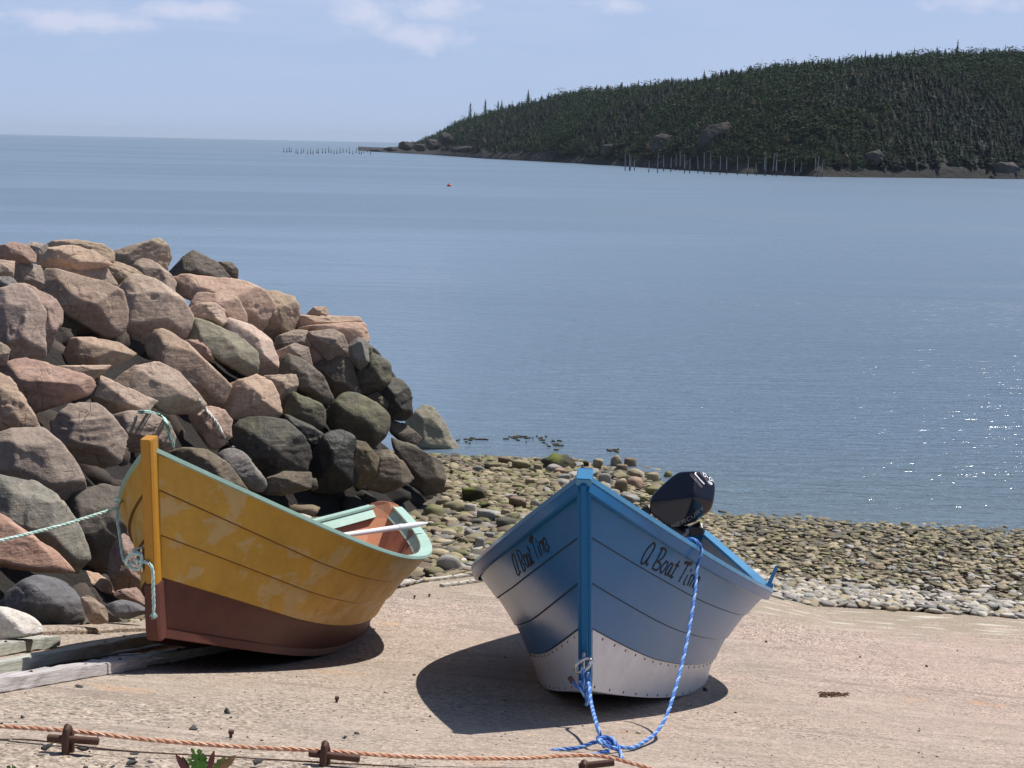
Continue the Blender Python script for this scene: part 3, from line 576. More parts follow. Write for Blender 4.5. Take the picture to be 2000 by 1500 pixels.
# zone, outline, material, thickness, push back (m), label
ROCKS = [
('A', [(0,170),(90,135),(200,160),(260,230),(250,290),(120,290),(-60,270),(-60,190)], 'red', .8, .6, 'low reddish rock at the far left end of the breakwater crest'),
('A', [(170,180),(260,135),(365,160),(350,200),(290,280),(230,230)], 'tan', .8, .8, 'small knobbly tan rock on the crest behind the reddish one'),
('A', [(370,175),(450,125),(600,118),(780,150),(860,200),(885,270),(830,290),(560,230),(400,210)], 'grey', .8, .9, 'broad grey rounded boulder forming the dome of the crest'),
('A', [(270,310),(310,210),(400,180),(560,165),(700,200),(820,280),(860,310),(600,345),(330,320)], 'tan', .8, .55, 'smooth pale slab lying just under the domed crest boulder'),
('A', [(885,215),(1000,190),(1190,120),(1240,105),(1290,150),(1325,230),(1320,310),(1290,360),(1150,310),(1000,310),(890,280)], 'grey', .7, 1.1, 'grey wedge shaped boulder rising to a peak on the skyline'),
('A', [(1000,315),(1160,270),(1230,310),(1330,390),(1450,600),(1350,570),(1180,450),(1080,380)], 'brown', .8, .8, 'brown boulder tucked in below the grey wedge'),
('A', [(1320,380),(1400,310),(1470,230),(1520,205),(1590,250),(1690,300),(1780,400),(1700,425),(1500,425),(1350,440)], 'darkbrown', .8, 1.2, 'dark double humped boulder alone on the skyline'),
('A', [(1690,295),(1810,295),(1855,350),(1850,425),(1780,425),(1700,350)], 'darkbrown', .8, 1.4, 'small dark block at the right shoulder of the double humped boulder'),
('P', [(340,550),(350,540),(450,545),(485,555),(512,570),(528,595),(520,618),(502,650),(478,634),(466,600),(438,580),(350,572)], 'pink', .8, .35, 'long pink slab overhanging on the right of the upper breakwater'),
('A', [(1450,600),(1560,535),(1760,545),(1840,570),(1900,680),(1905,755),(1760,775),(1680,700),(1480,660)], 'pink', .8, .12, 'pinkish brown block wedged under the long pink slab'),
('A', [(1460,680),(1480,650),(1560,615),(1680,610),(1745,660),(1755,750),(1700,790),(1560,740),(1480,720)], 'tan', .9, -.1, 'small smooth oval stone below the long pink slab'),
('A', [(290,380),(490,210),(620,260),(790,300),(880,460),(770,475),(430,400)], 'brown', .8, .4, 'flaky brown boulder with a ragged peak near the crest'),
('A', [(760,330),(880,285),(1050,340),(1170,440),(1060,490),(930,500),(850,450)], 'grey', .8, .45, 'smooth grey boulder in the middle of the upper slope'),
('A', [(910,520),(1070,410),(1200,440),(1400,590),(1485,720),(1430,870),(1200,945),(1000,955),(960,800),(940,600)], 'tan', .8, .1, 'big pale tan boulder sweeping down the middle of the upper slope'),
('A', [(285,510),(420,350),(760,450),(925,520),(960,640),(950,800),(900,905),(830,870),(760,720),(470,670),(400,600)], 'purple', .8, .1, 'large purplish grey boulder spotted with lichen above a black hollow'),
('A', [(70,410),(140,300),(310,320),(340,420),(290,510),(220,490),(150,465)], 'grey', .7, .35, 'grey angular rock with a dark hollow left of the purplish boulder'),
('A', [(-60,270),(110,285),(90,400),(60,430),(-60,400)], 'tan', .8, .4, 'tan rock at the left edge under the reddish crest rock'),
('A', [(-60,400),(80,400),(145,470),(60,530),(-60,540)], 'speck', .8, .15, 'small dark speckled rock at the left edge of the upper slope'),
('A', [(-80,570),(110,490),(200,480),(265,580),(335,680),(325,1030),(250,1060),(30,1075),(-80,950)], 'pink', .85, -.1, 'large smooth pinkish boulder at the left edge of the breakwater'),
('A', [(150,490),(240,485),(420,575),(468,660),(460,760),(400,900),(330,1030),(300,800)], 'red', .8, .12, 'rough reddish rock pressed behind the large smooth pinkish boulder'),
('A', [(495,1080),(505,960),(530,895),(740,885),(900,920),(1040,1005),(960,1030),(860,1105),(700,1110)], 'brown', .8, .12, 'grained brown block under the black hollow'),
('A', [(-40,1110),(200,1045),(440,1110),(590,1180),(705,1200),(690,1300),(560,1340),(370,1400),(250,1450),(100,1300),(-40,1200)], 'red', .7, -.05, 'flat topped brick red slab with a layered side on the left'),
('A', [(-60,890),(40,940),(72,970),(40,1085),(-60,1085)], 'grey', .8, .1, 'little grey rock at the left edge above the brick red slab'),
('A', [(445,1105),(560,1098),(690,1125),(845,1095),(760,1180),(690,1210),(590,1185)], 'tan', .8, .15, 'pale flat rock between the grained block and the brick red slab'),
('A', [(805,1150),(850,1085),(940,1030),(1060,1012),(1200,1060),(1370,1150),(1575,1385),(1490,1460),(1300,1450),(1080,1330),(900,1260)], 'tan', .55, -.15, 'big sloping pale slab in the centre of the breakwater'),
('A', [(670,1240),(800,1190),(1000,1290),(1200,1370),(1220,1470),(1100,1480),(860,1455),(700,1330)], 'tan', .7, .02, 'banded tan shelf under the lower left of the big pale slab'),
('A', [(1155,980),(1230,850),(1300,835),(1450,920),(1560,1050),(1775,1240),(1760,1300),(1700,1400),(1560,1370),(1420,1250),(1250,1080)], 'brown', .7, -.12, 'leaning brown slab with an orange broken face right of the pale slab'),
('A', [(1450,905),(1560,900),(1660,1000),(1695,1055),(1600,1050),(1500,970)], 'red', .8, .08, 'dark red chip of rock behind the leaning brown slab'),
('A', [(1425,830),(1490,730),(1640,770),(1850,860),(1985,980),(1990,1170),(1960,1190),(1800,1110),(1640,1010),(1440,880)], 'moss', .7, -.02, 'long grey green slab beside the white boulder'),
('B', [(150,630),(175,600),(230,588),(380,640),(510,740),(560,880),(607,1018),(390,1015),(360,850),(280,740)], 'quartz', .7, .1, 'white and pink boulder, the brightest in the breakwater'),
('P', [(0,735),(20,743),(48,788),(73,838),(40,850),(-25,862),(-25,740)], 'brown', .8, -.1, 'brown rock at the left edge below the brick red slab'),
('C', [(380,265),(430,180),(560,50),(660,22),(760,60),(880,180),(968,280),(970,360),(1010,520),(900,545),(660,500),(450,430)], 'brown', .8, -.1, 'rounded boulder covered in fine cracks above the pointed bow of the yellow boat'),
('C', [(-60,330),(120,248),(320,245),(450,360),(560,490),(605,580),(635,700),(480,785),(380,745),(180,655),(-60,570)], 'brown', .8, -.15, 'wide cracked boulder at the left edge, level with the yellow boat stem head'),
('C', [(-60,590),(60,590),(290,660),(430,755),(560,950),(670,1200),(660,1335),(560,1345),(300,1160),(100,1010),(-60,850)], 'mottle', .8, -.12, 'tall mottled boulder behind the taut mooring rope'),
('C', [(-60,860),(60,960),(200,1070),(420,1200),(565,1345),(350,1315),(-60,1290)], 'red', .6, -.1, 'sloping smooth red rock at the left edge below the mottled boulder'),
('C', [(475,800),(560,740),(760,690),(940,720),(985,900),(960,1150),(860,1345),(680,1345),(620,1100),(540,940)], 'darkbrown', .8, .12, 'dark jagged rock behind the yellow boat bow'),
('C', [(865,145),(1020,105),(1180,115),(1300,190),(1365,330),(1350,385),(1290,415),(1000,400),(950,280)], 'brown', .8, .12, 'cracked brown rock immediately behind the yellow stem head'),
('C', [(1490,140),(1580,60),(1720,60),(1800,160),(1795,280),(1685,385),(1640,370),(1560,260)], 'pink', .8, .05, 'pinkish rock that the old white rope hangs across'),
('C', [(1300,440),(1450,390),(1600,395),(1760,500),(1910,690),(1850,730),(1500,620),(1330,520)], 'darkbrown', .9, -.1, 'smooth dark dome shaped boulder behind the yellow gunwale'),
('Y', [(615,195),(700,165),(800,200),(900,320),(945,385),(900,445),(820,410),(720,310)], 'speck', .9, -.12, 'speckled grey boulder under the end of the old white rope'),
('C', [(870,1200),(960,1065),(1040,1120),(1110,1200),(1120,1340),(1110,1490),(930,1490),(860,1340)], 'red', .8, .0, 'reddish block directly left of the yellow boat bow'),
('B', [(420,380),(560,370),(690,405),(720,470),(725,560),(680,655),(530,735),(410,675),(480,540)], 'grey', .8, .3, 'squarish grey brown block right of the long pink slab'),
('B', [(800,535),(860,480),(940,478),(968,550),(880,560)], 'brown', .8, .5, 'tiny rock perched on the skyline above the layered slab'),
('B', [(700,590),(740,545),(960,548),(1245,560),(1265,605),(1000,640),(700,650)], 'tan', .8, .45, 'long thin layered slab on the right skyline'),
('B', [(740,650),(900,625),(1262,605),(1265,745),(1130,870),(1050,760),(960,690)], 'pink', .8, .25, 'orange tan block under the layered skyline slab'),
('B', [(800,680),(1000,655),(1080,700),(1145,865),(1060,860),(960,885),(850,780)], 'brown', .8, .05, 'brown rounded rock leaning on the orange tan block'),
('B', [(510,745),(680,665),(790,668),(832,740),(800,800),(700,780),(560,810)], 'grey', .8, .15, 'flat grey rock to the right of the white boulder top'),
('B', [(555,830),(700,770),(800,800),(835,945),(780,940),(660,860),(590,890)], 'brown', .8, .1, 'broken brown rock right of the white boulder'),
('B', [(590,900),(650,850),(760,895),(900,1010),(990,1180),(960,1240),(880,1210),(740,1140),(600,1010)], 'darkbrown', .8, -.05, 'rounded dark brown boulder right of the foot of the white boulder'),
('B', [(825,955),(960,880),(1095,835),(1150,940),(1205,1160),(1000,1200),(900,1060)], 'darkbrown', .8, .0, 'pale edged block with a black face on the right of the breakwater'),
('B', [(795,790),(845,745),(955,870),(900,930),(820,945)], 'red', .8, .15, 'small reddish rock between the two brown ones'),
('B', [(1110,790),(1200,725),(1265,760),(1280,900),(1210,965),(1130,880)], 'mottle', .8, .1, 'mottled crumbly rock under the corner of the orange tan block'),
('B', [(1255,790),(1300,778),(1308,825),(1285,880)], 'moss', .8, .2, 'tiny pale stone at the right edge of the breakwater'),
('B', [(1180,960),(1280,830),(1400,875),(1458,925),(1445,1070),(1330,1170),(1190,1190)], 'olive', .85, .1, 'dark olive boulder jutting out at the right edge of the breakwater'),
('B', [(1370,1130),(1450,1035),(1560,1075),(1602,1150),(1612,1300),(1560,1352),(1430,1335),(1350,1230)], 'dark', .85, .1, 'dark weedy boulder hanging over the water at the right edge'),
('B', [(1270,1180),(1350,1150),(1435,1230),(1400,1300),(1290,1250)], 'barn', .8, .0, 'small barnacled rock between the olive and weedy boulders'),
('B', [(95,1250),(180,1100),(400,1018),(500,1065),(535,1130),(592,1240),(575,1345),(400,1360),(200,1350)], 'tan', .8, -.1, 'tan block with a split face above the black slab'),
('B', [(460,1020),(700,1012),(722,1060),(685,1190),(600,1300),(540,1200)], 'grey', .8, .05, 'grey wedge to the right of the tan split block'),
('B', [(610,1300),(690,1140),(800,1180),(900,1230),(942,1310),(930,1410),(800,1450),(680,1400)], 'olive', .9, -.05, 'olive rounded boulder in the middle of the lower right slope'),
('D', [(860,330),(900,240),(985,178),(1100,180),(1230,255),(1305,350),(1280,480),(1180,560),(1060,510),(900,440)], 'olive', .9, -.1, 'great round wet boulder with barnacles along its foot'),
('D', [(1425,405),(1500,335),(1560,278),(1615,290),(1710,420),(1825,625),(1800,645),(1640,660),(1520,600)], 'moss', .8, .0, 'green tinged pointed boulder standing at the water edge'),
('D', [(185,370),(300,358),(560,380),(680,490),(748,620),(742,760),(560,800),(420,820),(300,660),(185,490)], 'dark', .7, -.15, 'black flat topped slab, the largest dark block behind the yellow boat'),
('D', [(385,885),(460,780),(560,735),(742,740),(735,850),(560,890)], 'darkbrown', .8, -.3, 'low dark brown rock at the foot of the black slab'),
('D', [(560,320),(640,390),(770,420),(875,500),(860,630),(760,640),(690,500)], 'dark', .8, -.0, 'dark rock squeezed behind the right side of the black slab'),
('D', [(760,620),(860,480),(960,458),(1055,490),(1080,580),(1060,810),(900,885),(780,870)], 'black', .8, -.1, 'black rock hung with seaweed near the beach'),
('D', [(1050,600),(1060,520),(1150,540),(1225,650),(1205,760),(1110,835),(1045,810)], 'barn', .9, -.12, 'golden barnacled stone beside the seaweed hung rock'),
('D', [(1185,620),(1300,585),(1400,670),(1475,785),(1400,820),(1280,880),(1165,840),(1225,740)], 'darkbrown', .8, -.1, 'broken dark rock at the beach between barnacled stone and long slab'),
('D', [(1290,360),(1420,395),(1535,490),(1525,580),(1440,550),(1330,460)], 'darkbrown', .8, .05, 'grey brown slab sloping to the right above the beach'),
('D', [(1330,500),(1500,565),(1685,680),(1692,865),(1560,880),(1450,800),(1380,640)], 'darkbrown', .7, -.05, 'long smooth dark slab reaching furthest right onto the beach'),
('D', [(735,770),(790,770),(805,850),(760,870)], 'olive', .8, .0, 'small olive stone at the foot of the seaweed hung rock'),
('E', [(-60,380),(0,370),(130,405),(230,450),(292,510),(285,560),(0,605),(-60,600)], 'white', .8, -.35, 'smooth white boulder at the left edge beside the slip'),
('E', [(5,375),(100,240),(230,160),(380,175),(520,265),(605,400),(600,475),(430,515),(290,535),(200,460),(90,410)], 'slate', .9, -.15, 'big dark grey rounded boulder beside the slip'),
('E', [(470,190),(620,300),(740,400),(850,460),(800,480),(700,470),(580,330)], 'speck', .6, .05, 'thin speckled grey green stone behind the dark grey boulder'),
('E', [(565,310),(660,325),(740,410),(745,478),(650,490),(600,420)], 'brown', .8, -.18, 'small brown boulder touching the right of the dark grey boulder'),
('E', [(190,120),(400,110),(825,165),(825,240),(760,350),(690,350),(600,280),(400,190)], 'pink', .6, .1, 'flat pink slab with a broken end beside the slip'),
('E', [(735,365),(850,328),(960,355),(1040,405),(900,455),(830,450)], 'slate', .8, -.1, 'blue grey stone with a rusty spot near the yellow bow'),
('E', [(790,270),(950,245),(1025,340),(1000,380),(900,345),(820,310)], 'red', .8, .1, 'low reddish stone by the bow of the yellow boat'),
('E', [(35,180),(110,152),(175,190),(90,265),(50,240)], 'slate', .8, -.05, 'small slate stone at the left behind the dark grey boulder'),
('E', [(-60,160),(10,160),(62,200),(78,268),(-60,280)], 'slate', .8, -.05, 'grey stone at the left edge just above the white boulder'),
('E', [(810,95),(985,85),(1010,240),(820,235)], 'red', .8, .1, 'red brown block shaded by the yellow bow'),
('P', [(95,555),(220,560),(235,640),(200,665),(100,640)], 'darkbrown', .5, .75, 'dark rock added to blacken the hollow beside the purplish boulder'),  # added dark rock, its colour stands in for the hollow's shade
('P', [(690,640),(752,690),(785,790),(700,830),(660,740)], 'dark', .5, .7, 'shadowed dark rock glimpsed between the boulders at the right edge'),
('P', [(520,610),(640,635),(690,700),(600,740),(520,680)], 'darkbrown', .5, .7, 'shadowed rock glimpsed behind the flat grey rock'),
]
PILEZ = {}
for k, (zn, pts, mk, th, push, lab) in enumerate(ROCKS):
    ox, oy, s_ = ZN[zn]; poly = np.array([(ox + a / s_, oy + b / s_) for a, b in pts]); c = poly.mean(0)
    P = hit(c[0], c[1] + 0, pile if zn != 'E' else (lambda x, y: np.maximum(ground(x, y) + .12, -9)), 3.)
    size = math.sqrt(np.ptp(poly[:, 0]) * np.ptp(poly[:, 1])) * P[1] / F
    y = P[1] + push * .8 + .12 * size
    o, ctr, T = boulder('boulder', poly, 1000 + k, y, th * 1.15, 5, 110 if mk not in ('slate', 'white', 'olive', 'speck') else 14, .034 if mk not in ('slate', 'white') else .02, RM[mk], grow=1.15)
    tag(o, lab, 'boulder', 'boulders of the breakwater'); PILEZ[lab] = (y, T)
bpy.context.view_layer.update()
# smaller rubble chinked into the gaps
rk = np.random.default_rng(77); n_f = 0
fill = []
for i in range(3):
    r = np.random.default_rng(50 + i); n = r.normal(size=(14, 3)); n /= np.linalg.norm(n, axis=1)[:, None]
    V, Fc = facet_solid(n, r.uniform(.7, 1., 14), np.array([1, .9, .8]), 3, 16); V = V + V * fbm(V * 2 + i, 3, i)[:, None] * .12; fill.append((V, Fc))
VV = []; FF = []; nv = 0; CC = []
for k in range(900):
    x = rk.uniform(-8, -.6); yy = rk.uniform(6.5, 20)
    s = float(inside_dist(x, yy))
    if s < .05: continue
    V, Fc = fill[k % 3]; a = rk.uniform(0, 6.3); R_ = Matrix.Rotation(a, 3, Vector(rk.normal(size=3)).normalized()); sz = rk.uniform(.10, .2)
    z = float(pile(x, yy)) - .50; wet = np.clip((z - .6) / .8, 0, 1); cc = np.array((.03, .027, .022)) * (1 - wet) + np.array((.065, .05, .04)) * wet  # dark tints put gap shade into the stones, lower ones darker
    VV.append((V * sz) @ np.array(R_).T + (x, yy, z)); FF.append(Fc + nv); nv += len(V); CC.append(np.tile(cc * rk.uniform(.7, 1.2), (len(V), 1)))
o = mesh('rubble', np.vstack(VV), np.vstack(FF), tintmat('rubble_stone_gap_shade', .9, 20), cols=np.vstack(CC)); tag(o, 'loose rubble packed between the big boulders', 'rubble', kind='stuff')

# ---------------------------------------------------------------- beach stones
def cob(seed, flat, lvl=3, power=7, nn=15):
    r = np.random.default_rng(seed); n = r.normal(size=(nn, 3)); n /= np.linalg.norm(n, axis=1)[:, None]
    sc = np.array([1., r.uniform(.6, .85), flat]); o_ = np.array([np.linalg.norm(v * sc) for v in n]) * r.uniform(.78, 1., nn)
    n = np.vstack([n, [[0, 0, 1.], [0, 0, -1.]]]); o_ = np.r_[o_, sc[2:] * .9, sc[2:] * .9]
    V, Fc = facet_solid(n, o_, sc, lvl, power); return V * (1 + .07 * fbm(V * 2.2 + seed, 3, seed))[:, None], Fc
COB = [cob(i, f, 3, 14) for i, f in enumerate((.62, .55, .5, .42, .7, .48))]; CLO = [cob(i + 20, f, 2, 30, 12) for i, f in enumerate((.35, .24, .42, .2, .5, .3, .27, .36))]
CANG = [cob(i + 40, f, 3, 20, 9) for i, f in enumerate((.6, .5, .7))]
TN = {'olive': (.235, .20, .115), 'green': (.20, .19, .085), 'tan': (.33, .27, .175), 'grey': (.29, .275, .25), 'pale': (.42, .385, .33), 'dark': (.115, .105, .08), 'brown': (.20, .15, .10), 'pink': (.33, .22, .16), 'weed': (.06, .065, .02)}
cob_me = {}
def stone(name, cx, cy, w, h, tint, label, cat, group=None, ang=0, fam=0, y=None, sink=.25):
    """one stone of w x h picture pixels standing on the beach"""
    P = hit(cx, cy + h * .42); P = P if y is None else at(cx, cy, y); r = P[1] / F; rs_ = np.random.default_rng(int(cx * 7 + cy))
    V, Fc = (CANG if fam else COB)[rs_.integers(3 if fam else 6)]
    V = V.copy(); V /= np.abs(V).max(0); a = math.radians(ang); V = V * (w / 2 * r, w / 2 * r * rs_.uniform(.7, .95), h / 2 * r * 1.08)
    if tint == 'weed': V = V * (1 + .30 * fbm(V / (w * r) * 16, 4, 5, .7))[:, None]
    x_ = V[:, 0] * math.cos(a) - V[:, 2] * math.sin(a); z_ = V[:, 0] * math.sin(a) + V[:, 2] * math.cos(a); V[:, 0] = x_; V[:, 2] = z_
    cc = np.array(TN[tint]) * rs_.uniform(.9, 1.1)
    cv = np.tile(cc, (len(V), 1))
    if tint == 'weed': cv = np.array((.040, .034, .014)) * (1 + .8 * fbm(V / (w * r) * 30, 2, 3)[:, None]) + np.clip((V[:, 2:] / (h * r) - .18) * 4, 0, 1) * np.clip(-V[:, :1] / (w * r) * 5 + .4, 0, 1) * np.array((.09, .12, .01))
    o = mesh(name, V, Fc, COBBLE, cols=cv)
    o.location = (P[0], P[1], float(ground(P[0], P[1])) + h / 2 * r * (1 - sink)); tag(o, label, cat, group); return o
FZ = (850, 840, 4.)
for cx, cy, w_, h_, tn, fam, lab in [
    (985,265,310,135,'weed',0,'rounded beach rock shaggy with dark seaweed and a green top'), (1165,270,75,70,'weed',0,'small weedy rock right of the big shaggy one'), (1262,268,100,95,'tan',0,'upright tan rock right of the weedy rocks on the cobble ridge'),
    (1412,225,100,110,'tan',0,'tall tan rock highest on the cobble ridge by the water'), (1520,240,110,95,'brown',1,'barnacled rock beside the tallest one on the cobble ridge'), (1640,272,75,40,'brown',0,'flat brown stone near the right end of the cobble ridge'),
    (1722,280,85,60,'tan',0,'round tan stone near the right end of the cobble ridge'), (1825,320,90,110,'green',0,'green topped stone at the right end of the cobble ridge'), (1455,300,105,65,'brown',1,'blocky rock under the tallest tan rock'),
    (1450,440,110,120,'brown',0,'round brown boulder right of the blue stem head'), (1570,410,150,85,'pink',0,'smooth orange brown boulder between stem head and outboard motor'), (1320,390,110,120,'grey',0,'grey rough rock just right of the blue stem head'),
    (1700,375,110,80,'tan',1,'square tan rock left of the outboard motor'), (1605,545,95,75,'green',0,'yellow green stone near the top of the blue gunwale'), (1000,335,170,75,'pink',1,'broad pinkish flat rock below the shaggy weedy rock'),
    (735,405,110,60,'tan',0,'smooth rounded stone in the middle of the cobbles'), (1005,370,120,60,'grey',0,'pale grey stone left of the blue stem head'), (650,445,110,50,'green',0,'olive flat oval stone in the middle of the cobbles'),
    (300,510,200,130,'weed',0,'flat rock matted with green weed among the cobbles'), (400,590,150,60,'weed',0,'dark seaweed clump on the cobbles'), (150,600,200,85,'brown',0,'long brown rounded rock left of the angular white one'),
    (270,630,110,115,'pale',1,'angular rock with a bright white face'), (400,670,170,110,'grey',0,'big smooth grey stone near the middle cobbles'), (640,570,150,110,'brown',1,'brown pyramid shaped stone left of the blue gunwale'),
    (330,725,150,80,'dark',0,'dark low boulder in front of the smooth grey stone'), (550,735,190,95,'dark',1,'dark flat topped rock near the blue gunwale'), (680,690,90,70,'grey',0,'light grey pebble shaped stone by the blue gunwale'),
    (780,575,90,75,'pale',0,'white oval stone by the upper left blue gunwale'), (545,650,90,70,'tan',0,'tan stone between the grey stone and the brown pyramid stone'), (60,570,120,80,'olive',0,'olive boulder at the left of the cobbles'),
    (115,1045,240,170,'grey',0,'large speckled grey boulder right of the yellow stern'), (275,1065,90,60,'grey',1,'small angular stone next to the large speckled grey boulder'), (100,805,150,60,'tan',1,'flat pale shard among the cobbles'),
    (265,805,90,75,'grey',0,'blue grey stone above the large speckled boulder'), (420,835,100,75,'grey',1,'faceted grey stone with a sharp ridge'), (225,870,70,60,'olive',0,'round olive pebble above the large speckled boulder'),
    (345,890,90,110,'grey',1,'upright pale slate by the cobbles'), (540,790,90,40,'pale',0,'pale oval stone beside the dark flat topped rock'), (445,890,80,40,'green',0,'greenish flat stone near the blue boat side'),
    (545,240,120,70,'brown',1,'low brown rock at the water edge left of the weedy rocks'), (670,275,160,90,'olive',1,'angular olive rock at the water edge'), (800,300,80,70,'tan',1,'tan edged block left of the shaggy weedy rock'),
    (110,460,110,70,'brown',0,'brown rounded stone beside the long dark slab'), (460,310,120,40,'tan',0,'low tan stone at the upper cobbles')]:
    stone('beach_rock', FZ[0] + cx / 4, FZ[1] + cy / 4, w_ / 4, h_ / 4, tn, lab, 'rock', 'larger rocks on the beach', fam=fam)
for cx, cy, w_, h_, tn, lab in ((588,1000,80,30,'brown','brown flat rock showing above the yellow gunwale'), (640,985,60,24,'brown','reddish brown stone left of the yellow transom'), (850,1000,50,28,'green','mossy stone behind the yellow transom'), (890,990,60,26,'olive','olive rounded stone right of the yellow transom'),
    (905,855,22,8,'dark','dark rock awash near the green pointed boulder'), (1025,884,16,8,'brown','little brown rock awash off the cobble ridge'), (1272,897,8,6,'dark','tiny dark stone awash off the tallest ridge rock'), (955,882,8,5,'dark','tiny dark stone awash near the cobbles'), (1545,988,24,10,'brown','brown stone at the far shoreline right of the motor'), (1735,1008,22,8,'dark','dark stone at the right shoreline'), (1838,1178 - 95,14,16,'grey','round grey stone standing on the pale shingle')):
    stone('beach_rock', cx, cy, w_, h_, tn, lab, 'rock', 'larger rocks on the beach')
# countable cobbles, then the uncountable shingle
rc = np.random.default_rng(21)
def pixpos(px, py): return hit(px, py)
def beachok(x, y): return (not in_poly(SLIP, np.array([x]), np.array([y]))[0]) and float(inside_dist(x, y)) < -.02
meA = []
for nm in ('olive', 'tan', 'grey', 'brown', 'pale', 'green'):
    for V, Fc in COB[:3] + CANG[:1]:
        o = mesh('tmp', V, Fc, COBBLE, cols=np.tile(np.array(TN[nm]), (len(V), 1))); meA.append((nm, o.data)); D.objects.remove(o)
n_ = 0
while n_ < 250:
    left = n_ < 150
    px, py = (rc.uniform(840, 1120), rc.uniform(915, 1118)) if left else (rc.uniform(1470, 1995), rc.uniform(1096, 1190))
    ridge = left and rc.random() < .45
    if ridge: px, py = rc.uniform(1080, 1325), rc.uniform(900, 990)
    P = hit(px, py)
    if not beachok(P[0], P[1]) or P[2] < .02: continue
    tn, md = meA[rc.integers(24)]
    if left and tn == 'pale' and rc.random() < .6 or (not left and tn in ('olive', 'brown', 'green')): continue
    o = D.objects.new('cobble', md); COL.objects.link(o); s = (rc.uniform(22, 42) if ridge else rc.uniform(14, 34) if left else rc.uniform(14, 26)) / 2 * P[1] / F
    o.scale = (s, s * rc.uniform(.7, 1), s * rc.uniform(.8, 1.1)); o.rotation_euler = (rc.normal() * .2, rc.normal() * .2, rc.uniform(0, 6.3))
    o.location = (P[0], P[1], float(ground(P[0], P[1])) + s * .3)
    tag(o, 'weathered cobble among many on the beach between the two boats and behind the blue bow' if left else 'pale flat cobble in the light band along the lower edge of the slip', 'cobble', 'cobbles behind the boats' if left else 'pale cobbles below the slip'); n_ += 1
VV = []; FF = []; CC = []; nv = 0
def scatter(n, x0, x1, y0, y1, smin, smax, sel, zlift=0.):
    global nv
    X = rc.uniform(x0, x1, n); Y = rc.uniform(y0, y1, n); G = ground(X, Y); inn = in_poly(SLIP, X, Y); dd = inside_dist(X, Y)
    dist_b = fbm(np.c_[X * .8, Y * .8, X * 0 + 2], 3, 8)
    for x, y, g, i1, d1, q in zip(X, Y, G, inn, dd, dist_b):
        if i1 or d1 > .1 or g < -.15 or abs(x) > .36 * y + .7: continue
        c_, s = sel(x, y, g, q)
        if c_ is None: continue
        V, Fc = CLO[rc.integers(8)]; a = rc.uniform(0, 6.3); ca, sa = math.cos(a), math.sin(a); tl = rc.normal() * .18
        V = V * (s, s, s * rc.uniform(.6, 1.15)); V = np.c_[V[:, 0] * ca - V[:, 1] * sa, V[:, 0] * sa + V[:, 1] * ca, V[:, 2] + V[:, 0] * tl]
        VV.append(V + (x, y, g + s * .25 + zlift)); FF.append(Fc + nv); nv += len(V); CC.append(np.tile(np.array(TN[c_]) * rc.uniform(.6, 1.35), (len(V), 1)))
def sel(x, y, g, q):
    e = y - 12.35 + q * 1.1 + rc.normal() * .15     # distance past the slip foot
    if x > .9:
        if e < 1.35: return rc.choice(['pale', 'grey', 'pale', 'tan']), rc.uniform(.028, .075)
        if g < .12 and rc.random() < .5: return rc.choice(['dark', 'olive']), rc.uniform(.03, .07)
        return rc.choice(['olive', 'tan', 'green', 'tan', 'grey', 'brown'], p=[.26, .28, .1, .16, .1, .1]), .012 + .05 * rc.random() ** 2.2
    if g < .15: return rc.choice(['dark', 'olive', 'brown', 'green']), rc.uniform(.03, .08)
    if y > 16.0: return rc.choice(['olive', 'tan', 'green', 'brown']), rc.uniform(.025, .075)
    return rc.choice(['olive', 'tan', 'green', 'grey', 'brown', 'dark', 'pale'], p=[.22, .2, .12, .17, .15, .09, .05]), .02 + .09 * rc.random() ** 2
scatter(31000, -2.6, 8.2, 9.5, 21.5, 0, 0, sel)
scatter(2500, -3.6, -1.9, 7.2, 10.5, 0, 0, lambda x, y, g, q: (rc.choice(['grey', 'brown', 'tan', 'dark']), rc.uniform(.01, .035)))
o = mesh('shingle', np.vstack(VV), np.vstack(FF), COBBLE, cols=np.vstack(CC)); tag(o, 'mixed olive, tan and grey shingle covering the beach', 'shingle', kind='stuff')
# floating weed
m, t = mat('floating_weed'); t.out(Base_Color=(.07, .055, .02, 1), Roughness=.6); mb = MB()
for k in range(70):
    cx_, cy_, sx_, sy_ = ((1015, 854, 16, 2), (1085, 868, 26, 7), (1197, 881, 13, 2), (1045, 858, 30, 6), (925, 858, 22, 5))[k % 5]
    px, py = rc.normal(cx_, sx_ * .6), rc.normal(cy_, sy_ * .6); y = sea_hit(px, py); P = at(px, py, y); s = rc.uniform(.012, .045)
    a = rc.uniform(0, 3); mb.box((P[0], P[1], .006), (math.cos(a), math.sin(a), 0), (-math.sin(a), math.cos(a), 0), (0, 0, 1), s, s * .35, .012)
o = mb.build('floating_seaweed', m, smooth=False); tag(o, 'brown seaweed patches floating just off the cobbles', 'seaweed', kind='stuff')
